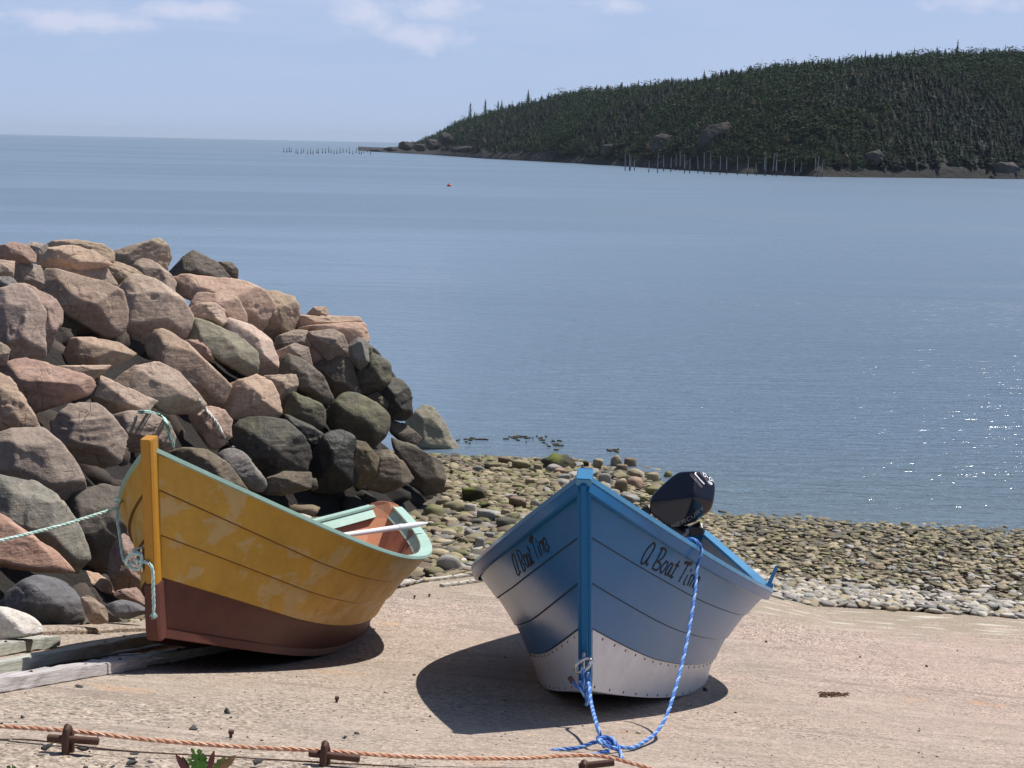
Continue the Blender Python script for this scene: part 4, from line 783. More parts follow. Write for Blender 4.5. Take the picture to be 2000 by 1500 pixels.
# ---------------------------------------------------------------- boats
def paint(name, c1, c2=None, rough=.35, wear=0., wearc=(.5, .4, .2), dirt=.15, coat=0., pscale=1., grain=.3, lo=.56, spec=.45):
    m, t = mat(name); p = objco(t)
    big = t.noise(t.scale(p, (1, .55, 1.3)), 2.6 * pscale, 5, .62, .5); mid = t.noise(p, 11, 5, .65); fine = t.noise(t.scale(p, (12, 1.2, 12)), 9, 4, .6)
    c = t.mix(t.mapr(mid, .35, .7), c1, c2 or tuple(v * .9 for v in c1))
    if wear:
        wm = t.mapr(t.math('ADD', t.math('MULTIPLY', big, .8), t.math('MULTIPLY', mid, .25)), lo, lo + .03)
        c = t.mix(t.math('MULTIPLY', wm, wear), c, t.mix(mid, wearc, tuple(v * .85 for v in wearc)))
        sc_ = t.math('GREATER_THAN', t.noise(t.scale(p, (30, 6, 30)), 3., 4, .7), .70); c = t.mix(t.math('MULTIPLY', sc_, wear * .8), c, wearc)
    c = t.mix(dirt, c, t.ramp(t.noise(t.scale(p, (4, 1.2, 1.8)), 3., 5, .65), [(.3, .55), (.6, 1.05)]), 'MULTIPLY')
    h = t.math('ADD', t.math('MULTIPLY', fine, grain), t.math('MULTIPLY', mid, .3))
    t.out(Base_Color=c, Roughness=t.mapr(mid, .3, .7, rough * .8, rough * 1.3) if wear else rough, Normal=t.bump(h, .35, .004), Coat_Weight=coat, Coat_Roughness=.12, Specular_IOR_Level=spec); return m
YEL = paint('yellow_paint', (.66, .36, .05), (.59, .31, .04), .55, .6, (.70, .51, .24), .3, lo=.548)
YELS = paint('yellow_stem_shade', (.50, .235, .022), None, .42)  # darker than the hull yellow: front-face shade put into the stem colour
REDB = paint('red_brown_antifouling', (.135, .042, .029), (.105, .034, .025), .6, .0, dirt=.35)
MINT = paint('mint_paint', (.40, .58, .49), (.36, .53, .45), .5, .25, (.30, .42, .36))
ORIN = paint('orange_brown_interior', (.62, .27, .15), (.50, .22, .13), .6, .6, (.64, .42, .24), .4)
ORTR = paint('orange_transom_wood', (.78, .34, .18), (.66, .29, .16), .55, .6, (.85, .62, .36), .3, pscale=1.6)
GREYW = paint('weathered_board', (.22, .18, .15), (.30, .26, .22), .8, .3, (.38, .34, .30), .4)
BLUE = paint('blue_gloss_paint', (.022, .148, .345), (.020, .139, .325), .24, .0, dirt=.06, coat=.0, grain=.12, spec=.08)
BLUG = paint('bright_blue_gunwale', (.055, .255, .48), None, .3, .1, (.2, .4, .6), coat=.3)
WHT = paint('white_metal_sheathing', (.70, .715, .76), (.66, .68, .72), .4, .12, (.42, .41, .42), .12)
GRYI = paint('grey_interior_paint', (.36, .36, .37), None, .5, .2, (.5, .5, .5))
m, t = mat('black_letter_paint'); t.out(Base_Color=(.008, .006, .010, 1), Roughness=.6, Specular_IOR_Level=.15); BLK = m
m, t = mat('galvanised_steel'); n_ = t.noise(objco(t), 40, 3); t.out(Base_Color=(.62, .62, .62, 1), Metallic=1., Roughness=.33); GALV = m
m, t = mat('rusty_iron'); n_ = t.noise(objco(t), 30, 5, .7); t.out(Base_Color=t.mix(n_, (.045, .028, .024), (.16, .07, .04)), Roughness=.65, Metallic=.3, Normal=t.bump(n_, .5, .003)); RUST = m

m, t = mat('seam_shade'); t.out(Base_Color=(.13, .07, .02, 1), Roughness=.8); SEAMY = m  # plank seam, with the shade under the lap put into its colour
m, t = mat('blue_seam_shade'); t.out(Base_Color=(.012, .05, .10, 1), Roughness=.8); SEAMB = m  # same for the blue hull: seam line darkened to carry lap shade
class Boat:
    def __init__(s, name, h, q, label, cat='boat', thick=.022, aftlift=0., ft=None):
        s.h = h; s.al = aftlift
        s.ft = ft or [(0, 0), (1, 0)]
        x, y, z, yaw, pt, rl = q; cy, sy = math.cos(yaw), math.sin(yaw)
        a = np.array([sy, cy, 0]); p = np.array([cy, -sy, 0]); up = np.array([0, 0, 1.])
        a2 = a * math.cos(pt) - up * math.sin(pt); u2 = up * math.cos(pt) + a * math.sin(pt)
        p3 = p * math.cos(rl) - u2 * math.sin(rl); u3 = u2 * math.cos(rl) + p * math.sin(rl)
        s.B = np.stack([p3, a2, u3], 1); s.o = np.array([x, y, z]) + CAM
        s.e = empty(name); s.e.matrix_world = Matrix([[*s.B[i], s.o[i]] for i in range(3)] + [[0, 0, 0, 1]])
        tag(s.e, label, cat)
    def curve(s, u):
        L, Rb, Rs, Zb, Zm, Zt, um, Bm, Bt, ub, pb, Cm, Ct, cb, pc, rb, rt, bulge = s.h
        u = np.asarray(u, float)
        bw = lambda M, T, q, p_: np.where(u < q, M * (1 - np.abs(1 - np.minimum(u / q, 1)) ** p_), M - (M - T) * np.maximum(0, (u - q) / (1 - q)) ** 2)
        Ys = -Rb * (1 - u) + (L + Rs) * u; s_rk = .42 * np.maximum(0, (u - .6) / .4) ** 2 if s.al else 0 * u; Zs = Zm + (Zb - Zm) * np.maximum(0, 1 - u / um) ** 2 + (Zt - Zm) * np.maximum(0, (u - um) / (1 - um)) ** 2
        Zc = rb * np.maximum(0, 1 - u / .5) ** 1.75 + rt * np.maximum(0, (u - .5) / .5) ** 2 + s.al * np.maximum(0, (u - .55) / .45) ** 1.5
        return np.stack([bw(Bm, Bt, ub, pb), Ys, Zs], -1), np.stack([np.maximum(bw(Cm, Ct, cb, pc), .0), L * u - s_rk, Zc], -1)
    def pt(s, u, f, side=1, out=0., dz=0.):
        S, C = s.curve(u); f = np.asarray(f, float); f = f + np.interp(f, [a for a, _ in s.ft], [b for _, b in s.ft]) * np.maximum(0, 1 - np.asarray(u) / .25) ** 1.3; f_ = f[..., None] if f.ndim else f; P = C + (S - C) * f_
        P = P.copy(); P[..., 0] += s.h[17] * 4 * f * (1 - f) * np.minimum(1, np.asarray(u) / .3)
        P[..., 0] = np.maximum(P[..., 0] + out, 0.001) * side; P[..., 2] += dz; return P
    def grid(s, u, f0, f1, side, o0, o1, rows=5):
        return [s.pt(u, np.full(len(u), f0 + (f1 - f0) * k / (rows - 1)), side, o0 + (o1 - o0) * k / (rows - 1)) for k in range(rows)]
    def world(s, P): return s.o + np.asarray(P) @ s.B.T
    def local(s, W): return (np.asarray(W) - s.o) @ s.B
U_ = np.r_[0, np.linspace(.004, 1, 70) ** 1.0]
def strip(mb, rows): mb.loft(rows, closed=False, cap=False)
def skin(b, name, m, f0s, side_both=(1, -1), lap=.009, u=U_, umask=None):
    mb = MB(); lips = []
    for sd_ in side_both:
        for k in range(len(f0s) - 1):
            rows = b.grid(u, f0s[k], f0s[k + 1], sd_, lap if (k or f0s[0] > 0) else 0, 0)
            if k or f0s[0] > 0:
                n0 = len(mb.f); strip(mb, [b.pt(u, np.full(len(u), f0s[k] - .004), sd_, -.004), b.pt(u, np.full(len(u), f0s[k]), sd_, lap * .75), rows[0]]); lips += range(n0, len(mb.f))
            strip(mb, rows)
    o = mb.build(name, m, b.e); o.data.materials.append(SEAMB if b is blue else SEAMY)
    for i in lips: o.data.polygons[i].material_index = 1
    return o
def rail(b, name, m, o_out, o_in, z0, z1, sides=(1, -1), u=U_, f=1., skew=0.):
    mb = MB()
    for sd_ in sides:
        P = b.pt(u, np.full(len(u), f), sd_); T = np.gradient(P, axis=0); T[:, 2] = 0; T /= np.linalg.norm(T, axis=1)[:, None]
        N = np.stack([T[:, 1], -T[:, 0], T[:, 2] * 0], 1) * sd_
        rings = []
        for i in range(len(u)):
            q = []
            for o_, z_ in ((o_out, z0), (o_out, z1), (o_in, z1), (o_in, z0)):
                v = P[i] + N[i] * (o_ + (skew * min(1, u[i] * 5) if z_ == z0 else 0)); v = v.copy(); v[0] = max(v[0] * sd_, .0005) * sd_; v[2] += z_; q.append(v)
            rings.append(q)
        mb.loft(rings)
    return mb.build(name, m, b.e, bevel=.0025)
def common(b, cfg):
    nu = U_
    # bottom, inner skin, transom, stem, thwarts
    mb = MB(); C1 = b.pt(nu, np.zeros(len(nu)), 1); C2 = b.pt(nu, np.zeros(len(nu)), -1)
    lo = [np.array([C1[i], C2[i]]) for i in range(len(nu))]
    rings = [[C1[i], C2[i], C2[i] + (0, 0, .03), C1[i] + (0, 0, .03)] for i in range(len(nu))]; mb.loft(rings); mb.build('bottom', cfg['bottom'], b.e)
    mb = MB()
    for sd_ in (1, -1): strip(mb, b.grid(nu, .02, 1., sd_, -.024, -.024, 8))
    mb.build('inner_planking', cfg['inner'], b.e)
    fl = MB(); strip(fl, [b.pt(nu, np.full(len(nu), .1), 1, -.03), b.pt(nu, np.full(len(nu), .1), -1, -.03)]); fl.build('floor_boards', cfg['floor'], b.e)
    # ribs
    for uu in cfg['ribs']:
        mb = MB(); rings = []
        for f in list(np.linspace(.08, .97, 9)):
            p = b.pt(np.array([uu]), np.array([f]), 1, -.022)[0]; rings.append([p + v for v in ((0, -.016, 0), (0, .016, 0), (-.03, .016, 0), (-.03, -.016, 0))])
        mb.loft(rings); R2 = [[np.array([-p[0], p[1], p[2]]) for p in r] for r in rings]; mb.loft(R2); mb.build('rib', cfg['inner'], b.e)
    for uu, f in cfg['thwarts']:
        y0, = b.pt(np.array([uu]), np.array([f]), 1); wd = .11
        p1 = b.pt(np.array([uu - .022, uu + .022]), np.array([f, f]), 1, -.03); mb = MB()
        mb.loft([[(-p1[0][0], p1[0][1], p1[0][2]), (-p1[1][0], p1[1][1], p1[0][2]), (-p1[1][0], p1[1][1], p1[0][2] - .025), (-p1[0][0], p1[0][1], p1[0][2] - .025)],
                 [(p1[0][0], p1[0][1], p1[0][2]), (p1[1][0], p1[1][1], p1[0][2]), (p1[1][0], p1[1][1], p1[0][2] - .025), (p1[0][0], p1[0][1], p1[0][2] - .025)]])
        mb.build('thwart', cfg['thwart'], b.e, bevel=.003)
    # transom
    fs = np.linspace(0, 1, 12); E1 = b.pt(np.ones(12), fs, 1, .003); arch = cfg['arch']; top = []
    for k in range(1, 10):
        a = math.pi * k / 10; top.append((E1[-1][0] * math.cos(a), E1[-1][1] + .0, E1[-1][2] + arch * math.sin(a)))
    out = [tuple(p) for p in E1] + top + [(-p[0], p[1], p[2]) for p in E1[::-1]]
    mb = MB(); mb.loft([[np.array(p) + (0, .006, 0) for p in out], [np.array(p) - (0, .032, 0) for p in out]]); mb.build('transom', cfg['transom'], b.e, smooth=False, bevel=.004)
def cast(b, obj, px, py):
    bv = BVHTree.FromPolygons([v.co[:] for v in obj.data.vertices], [p.vertices[:] for p in obj.data.polygons])
    return bv
def strokes(obj, mw, pts_list, width, m, name, parent, lift=.002, scale_w=None):
    """brush strokes laid on the surface of obj; pts are picture pixels"""
    me = obj.data; bv = BVHTree.FromPolygons([v.co[:] for v in me.vertices], [p.vertices[:] for p in me.polygons])
    inv = mw.inverted(); o_l = inv @ Vector(CAM); mb = MB()
    for st in pts_list:
        wd = width * (st[1] if isinstance(st, tuple) else 1); pts = st[0] if isinstance(st, tuple) else st
        C = spline([(a, c, 0) for a, c in pts], 5); P = []; N = []
        for a, c, _ in C:
            d = (inv.to_3x3() @ Vector(ray(a, c))).normalized(); h_, n_, i_, ds_ = bv.ray_cast(o_l, d)
            if h_ is None: continue
            if n_.dot(d) > 0: n_ = -n_
            P.append(np.array(h_)); N.append(np.array(n_))
        if len(P) < 2: continue
        P = np.array(P); N = np.array(N); T = np.gradient(P, axis=0); T /= np.linalg.norm(T, axis=1)[:, None] + 1e-9; S = np.cross(N, T); S /= np.linalg.norm(S, axis=1)[:, None] + 1e-9
        k = len(P); tp = np.minimum(1, np.minimum(np.arange(k) + 1.2, k - np.arange(k) + .2) / 2.)[:, None]
        rings = [[P[i] + N[i] * -.001 + S[i] * wd * tp[i], P[i] + N[i] * lift + S[i] * wd * tp[i], P[i] + N[i] * lift - S[i] * wd * tp[i], P[i] + N[i] * -.001 - S[i] * wd * tp[i]] for i in range(k)]
        mb.loft(rings)
    return mb.build(name, m, parent, smooth=False)

HB = [4.2, 0.6565, 0.1126, 0.9159, 0.5645, 0.9342, 0.6107, 0.818, 0.4449, 0.6668, 1.7607, 0.5035, 0.38, 0.7573, 1.4654, 0.122, 0.1021, -0.0558]
QB = [0.3127, 5.8546, -2.2671, 0.1306, 0.2847, 0.0076]
HY = [4.2, 0.2873, -0.0013, 0.8976, 0.5373, 0.8884, 0.4865, 0.6841, 0.109, 0.5262, 2.4238, 0.2559, 0.05, 0.222, 2.1878, 0.14, 0.0, -0.0218]
QY = [-1.515, 6.3267, -2.2394, 0.1465, 0.2819, 0.013]
blue = Boat('rowing_dory', HB, QB, 'glossy blue boat with white metal lower bow and black lettering, hauled out on the slip', ft=[(0, 0), (.28, .05), (.52, .03), (.76, 0), (1, 0)])
hullb = skin(blue, 'hull', BLUE, [.28, .52, .76, 1.])
whb = skin(blue, 'bottom_sheathing', WHT, [0, .28])
common(blue, dict(bottom=WHT, inner=GRYI, floor=GRYI, ribs=(.2, .35, .5, .65, .8), thwarts=((.42, .6), (.68, .6), (.9, .55)), thwart=GRYI, arch=.0, transom=BLUE))
rail(blue, 'gunwale', BLUG, .022, -.045, -.004, .018)
rail(blue, 'rubbing_strake', BLUE, .020, .0, -.045, -.004, skew=-.02)
# stem
def stem_box(b, name, m, w_, fwd, aft, z0, z1, chamfer=0.):
    L, Rb, Rs, Zb = b.h[:4]; rb = b.h[15]; d = np.array([0, -Rb, Zb - rb]); Ln = np.linalg.norm(d); d /= Ln; n = np.array([0, -d[2], d[1]])   # forward normal
    base = np.array([0, 0, rb]); mb = MB(); rings = []
    for k in range(9):
        tt = z0 + (Ln + z1 - z0) * k / 8; c = base + d * tt; c = c.copy()
        hw = w_ / 2; rings.append([c + n * fwd + (-hw * .8, 0, 0), c + n * fwd + (hw * .8, 0, 0), c + n * (fwd * .6) + (hw, 0, 0), c - n * aft + (hw, 0, 0), c - n * aft + (-hw, 0, 0), c + n * (fwd * .6) + (-hw, 0, 0)])
    mb.loft(rings); return mb.build(name, m, b.e, smooth=False, bevel=.003), base, d, n, Ln
st, sb, sdn, sn, sLn = stem_box(blue, 'stem', BLUE, .052, .012, .06, .0, .012)
stem_box(blue, 'stem_facing', BLUE, .026, .034, -.010, .0, .0)[0]
mb = MB(); c = sb + sdn * (sLn + .004); mb.box(c + sn * -.01, (1, 0, 0), sn, sdn, .029, .034, .016); mb.build('stem_head', BLUG, blue.e, smooth=False, bevel=.003)
# rivets along the sheathing
rv = MB()
for side in (1, -1):
    for f, us in ((.258, np.linspace(.012, .8, 22)), (.02, np.linspace(.03, .5, 10))):
        for uu in us:
            p = blue.pt(np.array([uu]), np.array([f]), side)[0]; q = blue.pt(np.array([uu + .01]), np.array([f]), side)[0] - p; q /= np.linalg.norm(q)
            r2 = blue.pt(np.array([uu]), np.array([f + .02]), side)[0] - p; r2 /= np.linalg.norm(r2); nn = np.cross(q, r2); nn *= np.sign(nn[0] * side) or 1
            rv.tube([p - nn * .002, p + nn * .0035], .0058, 6)
rv.build('rivets', RUST, blue.e, smooth=False)
# lettering, traced stroke by stroke
def zz(ox, oy, s_, L): return [([(ox + a / s_, oy + c / s_) for a, c in st[0]], st[1]) if isinstance(st, tuple) else [(ox + a / s_, oy + c / s_) for a, c in st] for st in L]
PT = zz(1230, 1040, 11.54, [[(575,305),(540,235),(470,290),(370,405),(285,570),(255,665),(280,708),(340,670),(430,555),(560,345)], [(575,300),(480,480),(400,620),(370,700),(390,728),(420,700)],
 ([(735,380),(690,460),(640,560),(560,700),(500,800)], 1.2), [(680,375),(740,352),(808,395),(800,480),(730,580),(620,660)], [(620,660),(680,690),(680,760),(620,840),(560,840),(500,800)],
 [(800,680),(740,740),(692,830),(705,910),(750,880),(820,780),(852,690),(820,652),(790,690)], [(970,735),(940,695),(880,760),(812,880),(802,950),(840,940),(900,850),(965,735)], [(972,735),(905,870),(868,945),(895,985),(930,965)],
 [(1125,640),(1080,720),(1010,850),(940,970),(932,1022),(980,998)], ([(1030,725),(1100,768)], 1.3), ([(1245,670),(1315,695),(1400,715)], 1.9), [(1325,710),(1250,840),(1170,980),(1100,1115)],
 [(1315,950),(1250,1060),(1212,1150),(1245,1172)], [(1400,820),(1365,882)], [(1405,935),(1350,1060),(1300,1195)], [(1370,1010),(1430,965),(1445,1010),(1390,1110),(1350,1210)], [(1430,1060),(1480,1010),(1500,1050),(1450,1130),(1400,1235)], [(1450,1170),(1530,1110),(1575,1040),(1550,1010),(1490,1100),(1445,1200),(1440,1260),(1490,1250)]])
for i0, i1 in ((0, 2), (2, 11), (11, len(PT))): strokes(hullb, blue.e.matrix_world, PT[i0:i1], .0046, BLK, 'name_lettering', blue.e)
SB = zz(980, 1020, 12.5, [[(330,850),(270,780),(255,850),(290,1000),(340,1150),(380,1270),(420,1290),(435,1230)], [(285,785),(340,900),(390,1080),(432,1220),(460,1200)], ([(380,740),(430,900),(480,1050),(530,1180)], 1.2), [(345,705),(400,690),(460,740),(500,850),(485,935),(445,965)], [(460,970),(540,1030),(572,1120),(560,1180),(525,1190)],
 [(550,800),(540,870),(580,1000),(630,1090),(652,1040),(620,920),(580,820),(550,800)], [(640,765),(610,765),(620,860),(660,980),(700,1060),(712,1000),(680,880),(640,770)], [(650,770),(700,900),(745,1015),(770,990)], [(620,565),(670,700),(720,860),(760,1000),(785,945)], ([(635,670),(692,680)], 1.3),
 ([(690,490),(720,400),(760,350)], 2.2), [(745,440),(800,640),(850,790),(892,905)], [(880,580),(920,700),(965,840)], [(825,400),(855,495)], [(905,490),(950,650),(990,800)], [(930,530),(965,455),(1000,560),(1045,740)], [(985,520),(1015,470),(1040,570),(1080,700)], [(1070,560),(1102,520),(1080,430),(1030,390),(1010,430),(1030,540),(1080,680),(1130,720),(1152,640),(1145,560)]])
for i0, i1 in ((0, 2), (2, 10), (10, len(SB))): strokes(hullb, blue.e.matrix_world, SB[i0:i1], .0040, BLK, 'name_lettering', blue.e)
# thole pin on the port quarter
uu = .66; p = blue.pt(np.array([uu]), np.array([1.]), 1)[0]; mb = MB(); mb.box(p + (.0, 0, .03), (1, 0, 0), (0, 1, 0), (0, 0, 1), .02, .05, .012)
mb.loft([[p + v for v in ((-.012, -.01, .04), (.012, -.01, .04), (.012, .012, .04), (-.012, .012, .04))], [p + v for v in ((.03, -.008, .145), (.048, -.008, .145), (.048, .01, .145), (.03, .01, .145))]])
mb.build('thole_pin', BLUG, blue.e, bevel=.003)
mb = MB()
for uu in (.5, .56, .62, .66, .7, .76, .8, .84, .9):
    p = blue.pt(np.array([uu]), np.array([1.]), 1)[0]; mb.tube([p + (-.045, 0, -.005), p + (-.052, 0, -.005)], .007, 8)
mb.build('gunwale_bolts', GALV, blue.e)
# ring bolt and shackle
ringc = blue.local(at(1144, 1262, 5.9)); dpt = sb + sdn * .19 + sn * .035
rc_ = np.array([0, dpt[1], dpt[2]])
mb = MB(); mb.tube([rc_ + (0, -.00, .03), rc_ + (0, -.03, .025), rc_ + (0, -.045, .0), rc_ + (0, -.03, -.025), rc_ + (0, 0, -.03)], .006, 8); mb.build('eye_bolt', GALV, blue.e)
lc = rc_ + np.array([.0, -.045, -.02]); pts = [lc + np.array([.030 * math.cos(a), .012 * math.sin(2 * a), .024 * math.sin(a) + .016 * math.cos(a)]) for a in np.linspace(.2, 5.9, 16)]
shk = MB(); shk.tube([p for p in pts], .0068, 10); shk.tube([pts[0] + (.012, 0, 0), pts[-1] - (.004, 0, 0)], .0068, 10)
o = shk.build('shackle', GALV); o.data.transform(blue.e.matrix_world); tag(o, 'galvanised shackle on the blue bow holding the blue rope', 'shackle'); rehome(o, tuple(blue.world(lc)))
SHK = blue.world(lc)

yel = Boat('rowing_dory', HY, QY, 'worn yellow dory with red brown bottom and mint green gunwale, beside the breakwater rocks', aftlift=.10, ft=[(0, 0), (.28, .035), (.52, .035), (.76, .045), (1, 0)])
for i, f0 in enumerate((.28,)):
    skin(yel, 'hull', YEL, [.28, .52, .76, 1.], lap=.014)
skin(yel, 'bottom_planks', REDB, [0, .28])
common(yel, dict(bottom=REDB, inner=ORIN, floor=GREYW, ribs=(.22, .36, .5, .63, .76, .88), thwarts=((.36, .6), (.6, .6)), thwart=ORIN, arch=.05, transom=ORTR))
rail(yel, 'gunwale', MINT, .016, -.058, .0, .020)
rail(yel, 'inwale', MINT, -.028, -.048, -.06, .0, skew=-.045)
stem_box(yel, 'stem', YELS, .052, .050, .03, .13, .060)
stem_box(yel, 'stem_foot', REDB, .074, .059, .05, -.05, -1.20 + .59 + .0)[0] if False else None
L_, Rb_, _, Zb_ = HY[:4]; d_ = np.array([0, -Rb_, Zb_ - HY[15]]); d_ /= np.linalg.norm(d_); n_v = np.array([0, -d_[2], d_[1]]); b0 = np.array([0, 0, HY[15]])
mb = MB(); rings = []
for tt, k in ((-.035, .3), (-.02, .8), (.03, 1.), (.235, 1.)):
    c = b0 + d_ * tt; rings.append([c + n_v * .061 * k + (-.024, 0, 0), c + n_v * .056 * k + (.024, 0, 0), c + n_v * .033 * k + (.031, 0, 0), c - n_v * .05 + (.031, 0, 0), c - n_v * .05 + (-.031, 0, 0), c + n_v * .033 * k + (-.031, 0, 0)])
mb.loft(rings); mb.build('stem_foot', REDB, yel.e, smooth=False, bevel=.003)
rail(yel, 'chine_batten', REDB, .012, -.02, -.022, .018, f=.0)
# staple plate on the stem
pc_ = b0 + d_ * .335 + n_v * .02 + np.array([-.04, 0, 0]); mb = MB(); mb.box(pc_, (1, 0, 0), n_v, d_, .003, .018, .05); mb.tube([pc_ + d_ * .05, pc_ + d_ * .04 + (-.03, 0, 0), pc_ - d_ * .02 + (-.03, 0, 0), pc_ - d_ * .04], .006, 8); mb.build('bow_staple', GALV, yel.e)
# oar resting across the quarter
m, t = mat('white_oar_paint'); t.out(Base_Color=(.78, .74, .76, 1), Roughness=.5); OAR = m
m, t = mat('oar_leather'); t.out(Base_Color=(.10, .06, .04, 1), Roughness=.7); LEA = m
e0 = at(625, 1052, 8.9); e1 = at(834, 1022, 9.75); eo = empty('oar', tuple(e1)); tag(eo, 'white oar lying across the stern quarter of the yellow boat', 'oar')
dv = (e0 - e1); mb = MB(); mb.tube([e1 - e1, dv * .06, dv * .12, dv * .5, dv * .9], [.007, .014, .019, .017, .016], 12); mb.build('shaft', OAR, eo)
mb = MB(); mb.tube([dv * .25, dv * .29], .021, 12); mb.build('collar', OAR, eo)
mb = MB(); ax = dv / np.linalg.norm(dv); sd2 = np.cross(ax, (0, 0, 1.)); sd2 /= np.linalg.norm(sd2); up2 = np.cross(sd2, ax); mb.box(dv * .95, ax, sd2, up2, np.linalg.norm(dv) * .10, .045, .006); mb.build('blade', OAR, eo, bevel=.003)
# oarlock block inside the port rail
uu = .86; p = yel.pt(np.array([uu]), np.array([1.]), 1, -.05)[0]; mb = MB(); mb.box(p + (-.01, 0, -.06), (1, 0, 0), (0, 1, 0), (0, 0, 1), .02, .05, .07); mb.build('rowlock_block', GREYW, yel.e, bevel=.003)

# ---------------------------------------------------------------- outboard motor
m, t = mat('motor_gloss_black'); t.out(Base_Color=(.005, .007, .016, 1), Roughness=.2, Specular_IOR_Level=.4, Coat_Weight=.25, Coat_Roughness=.05); MOT = m
m, t = mat('motor_trim_grey'); t.out(Base_Color=(.10, .085, .10, 1), Roughness=.25, Coat_Weight=.8); MTR = m
m, t = mat('decal_white'); t.out(Base_Color=(.75, .75, .78, 1), Roughness=.4); DEC = m
m, t = mat('decal_silver'); t.out(Base_Color=(.17, .17, .18, 1), Roughness=.35); DES = m
m, t = mat('motor_black'); t.out(Base_Color=(.012, .012, .016, 1), Roughness=.3); MBK = m
zc = lambda L: np.array([(1220 + a / 8.825, 900 + c / 8.825) for a, c in L])
YM = 10.0
outl = zc([(400,745),(450,620),(560,470),(700,350),(850,230),(935,182),(1380,182),(1530,290),(1590,410),(1603,650),(1480,865),(1330,990),(1150,1085),(950,1145),(780,1165),(560,1010),(425,900)])
mo = empty('outboard_motor', tuple(at(1330, 1010, YM))); tag(mo, 'black outboard motor tilted up on the stern of the blue boat', 'outboard motor')
cw, ctr, T_ = boulder('cowl', outl, 5, YM, 1.05, 6, 24, 0., MOT, front=[(.85, .65), (-.5, .75), (.5, -.85), (-.35, -.5), (.05, .05)], grow=1.03)
inv0 = Matrix.Translation(-Vector(mo.location))
def adopt(o): w_ = Vector(o.location); o.parent = mo; o.location = w_ - Vector(mo.location); return o
adopt(cw); bpy.context.view_layer.update()
pan = [([(1140,215),(1240,330),(1350,455)], 1.), ([(1190,205),(1290,310),(1385,420)], 2.6), ([(1255,195),(1350,300),(1450,430)], 3.0), ([(1330,200),(1420,300),(1510,410)], 2.2)]
cz = lambda L: [([(1220 + a / 8.825, 900 + c / 8.825) for a, c in st[0]], st[1]) for st in L]
bpy.context.view_layer.update(); mwc = cw.matrix_world.copy()
def deco(lst, m, name, lift=.0015):
    o = strokes(cw, mwc, cz(lst), .0042, m, name, None, lift); o.parent = mo; o.location = cw.location; return o
deco([([(1135,225),(1235,340),(1335,460)], 2.6), ([(1300,200),(1390,300),(1480,420)], 2.6)], MTR, 'top_stripe')
deco([([(1205,215),(1290,315),(1375,405)], 1.3), ([(1440,345),(1475,385),(1510,395)], 2.4)], DEC, 'top_white_stripe')  # white decal lines of the cowl's top panel
nine = [([(1405,250),(1385,225),(1360,222),(1358,250),(1385,275),(1408,262),(1432,296)], .9), ([(1370,225),(1340,200)], .9), ([(1448,305),(1452,309)], 1.1), ([(1505,330),(1488,300),(1462,290),(1458,318),(1480,345),(1503,335),(1528,368)], .9)]
deco(nine, DEC, 'horsepower_number', .0028)
GL = {'M': [[(0,0),(.1,1),(.45,.3),(.8,1),(.9,0)]], 'E': [[(.85,1),(0,1),(0,0),(.85,0)], [(0,.5),(.7,.5)]], 'R': [[(0,0),(0,1),(.8,1),(.85,.6),(.1,.5)], [(.4,.5),(.9,0)]], 'C': [[(.9,.9),(.2,1),(0,.5),(.2,0),(.9,.1)]], 'U': [[(0,1),(0,.2),(.3,0),(.8,.1),(.85,1)]], 'Y': [[(0,1),(.4,.5),(.85,1)], [(.4,.5),(.4,0)]]}
BL = spline([(805,1165,0),(930,1120,0),(1060,1058,0),(1180,985,0),(1290,905,0),(1390,815,0)], 20); LL = np.r_[0, np.cumsum(np.linalg.norm(np.diff(BL, axis=0), axis=1))]
lst = []
for i, ch in enumerate('MERCURY'):
    for g in GL[ch]:
        pts = []
        for gx, gy in g:
            q = (i + gx * .78 + .1) / 7 * LL[-1]; x = np.interp(q, LL, BL[:, 0]); y = np.interp(q, LL, BL[:, 1]); x2 = np.interp(q + 5, LL, BL[:, 0]) - np.interp(q - 5, LL, BL[:, 0]); y2 = np.interp(q + 5, LL, BL[:, 1]) - np.interp(q - 5, LL, BL[:, 1]); l = math.hypot(x2, y2)
            pts.append((x + y2 / l * gy * 58 + x2 / l * gy * 10, y - x2 / l * gy * 58 + y2 / l * gy * 10))
        # straight strokes: densify
        D_ = []
        for a_, b_ in zip(pts[:-1], pts[1:]): D_ += [a_, ((a_[0] * 2 + b_[0]) / 3, (a_[1] * 2 + b_[1]) / 3), ((a_[0] + b_[0] * 2) / 3, (a_[1] + b_[1] * 2) / 3)]
        lst.append((D_ + [pts[-1]], .8))
deco(lst, DES, 'cowl_lettering')
def mob(name, L, seed, y, th, m, fr=None):
    o, c_, T = boulder(name, zc(L), seed, y, th, 5, 26, 0., m, front=fr or [(.3, .6), (-.1, -.5), (0, 0)], grow=1.02); return adopt(o)
mob('lower_housing', [(1080,1130),(1290,1045),(1345,1090),(1390,1200),(1370,1270),(1180,1300),(1080,1260)], 9, YM + .02, 1.0, MBK, [(.2, .9), (0, -.2)])
mob('steering_head', [(760,1130),(1100,1110),(1130,1290),(1060,1400),(900,1350),(780,1220)], 12, YM, .9, MBK)
mob('front_latch', [(270,835),(390,740),(460,900),(430,960),(330,900)], 13, YM + .02, 1., MBK)
mb = MB(); mb.tube([at(1220 + 990 / 8.825, 900 + 1330 / 8.825, YM - .12) - np.array(mo.location), at(1220 + 1085 / 8.825, 900 + 1230 / 8.825, YM - .14) - np.array(mo.location), at(1220 + 1075 / 8.825, 900 + 1180 / 8.825, YM - .13) - np.array(mo.location)], .012, 10); mb.build('tilt_lever', DES, mo)
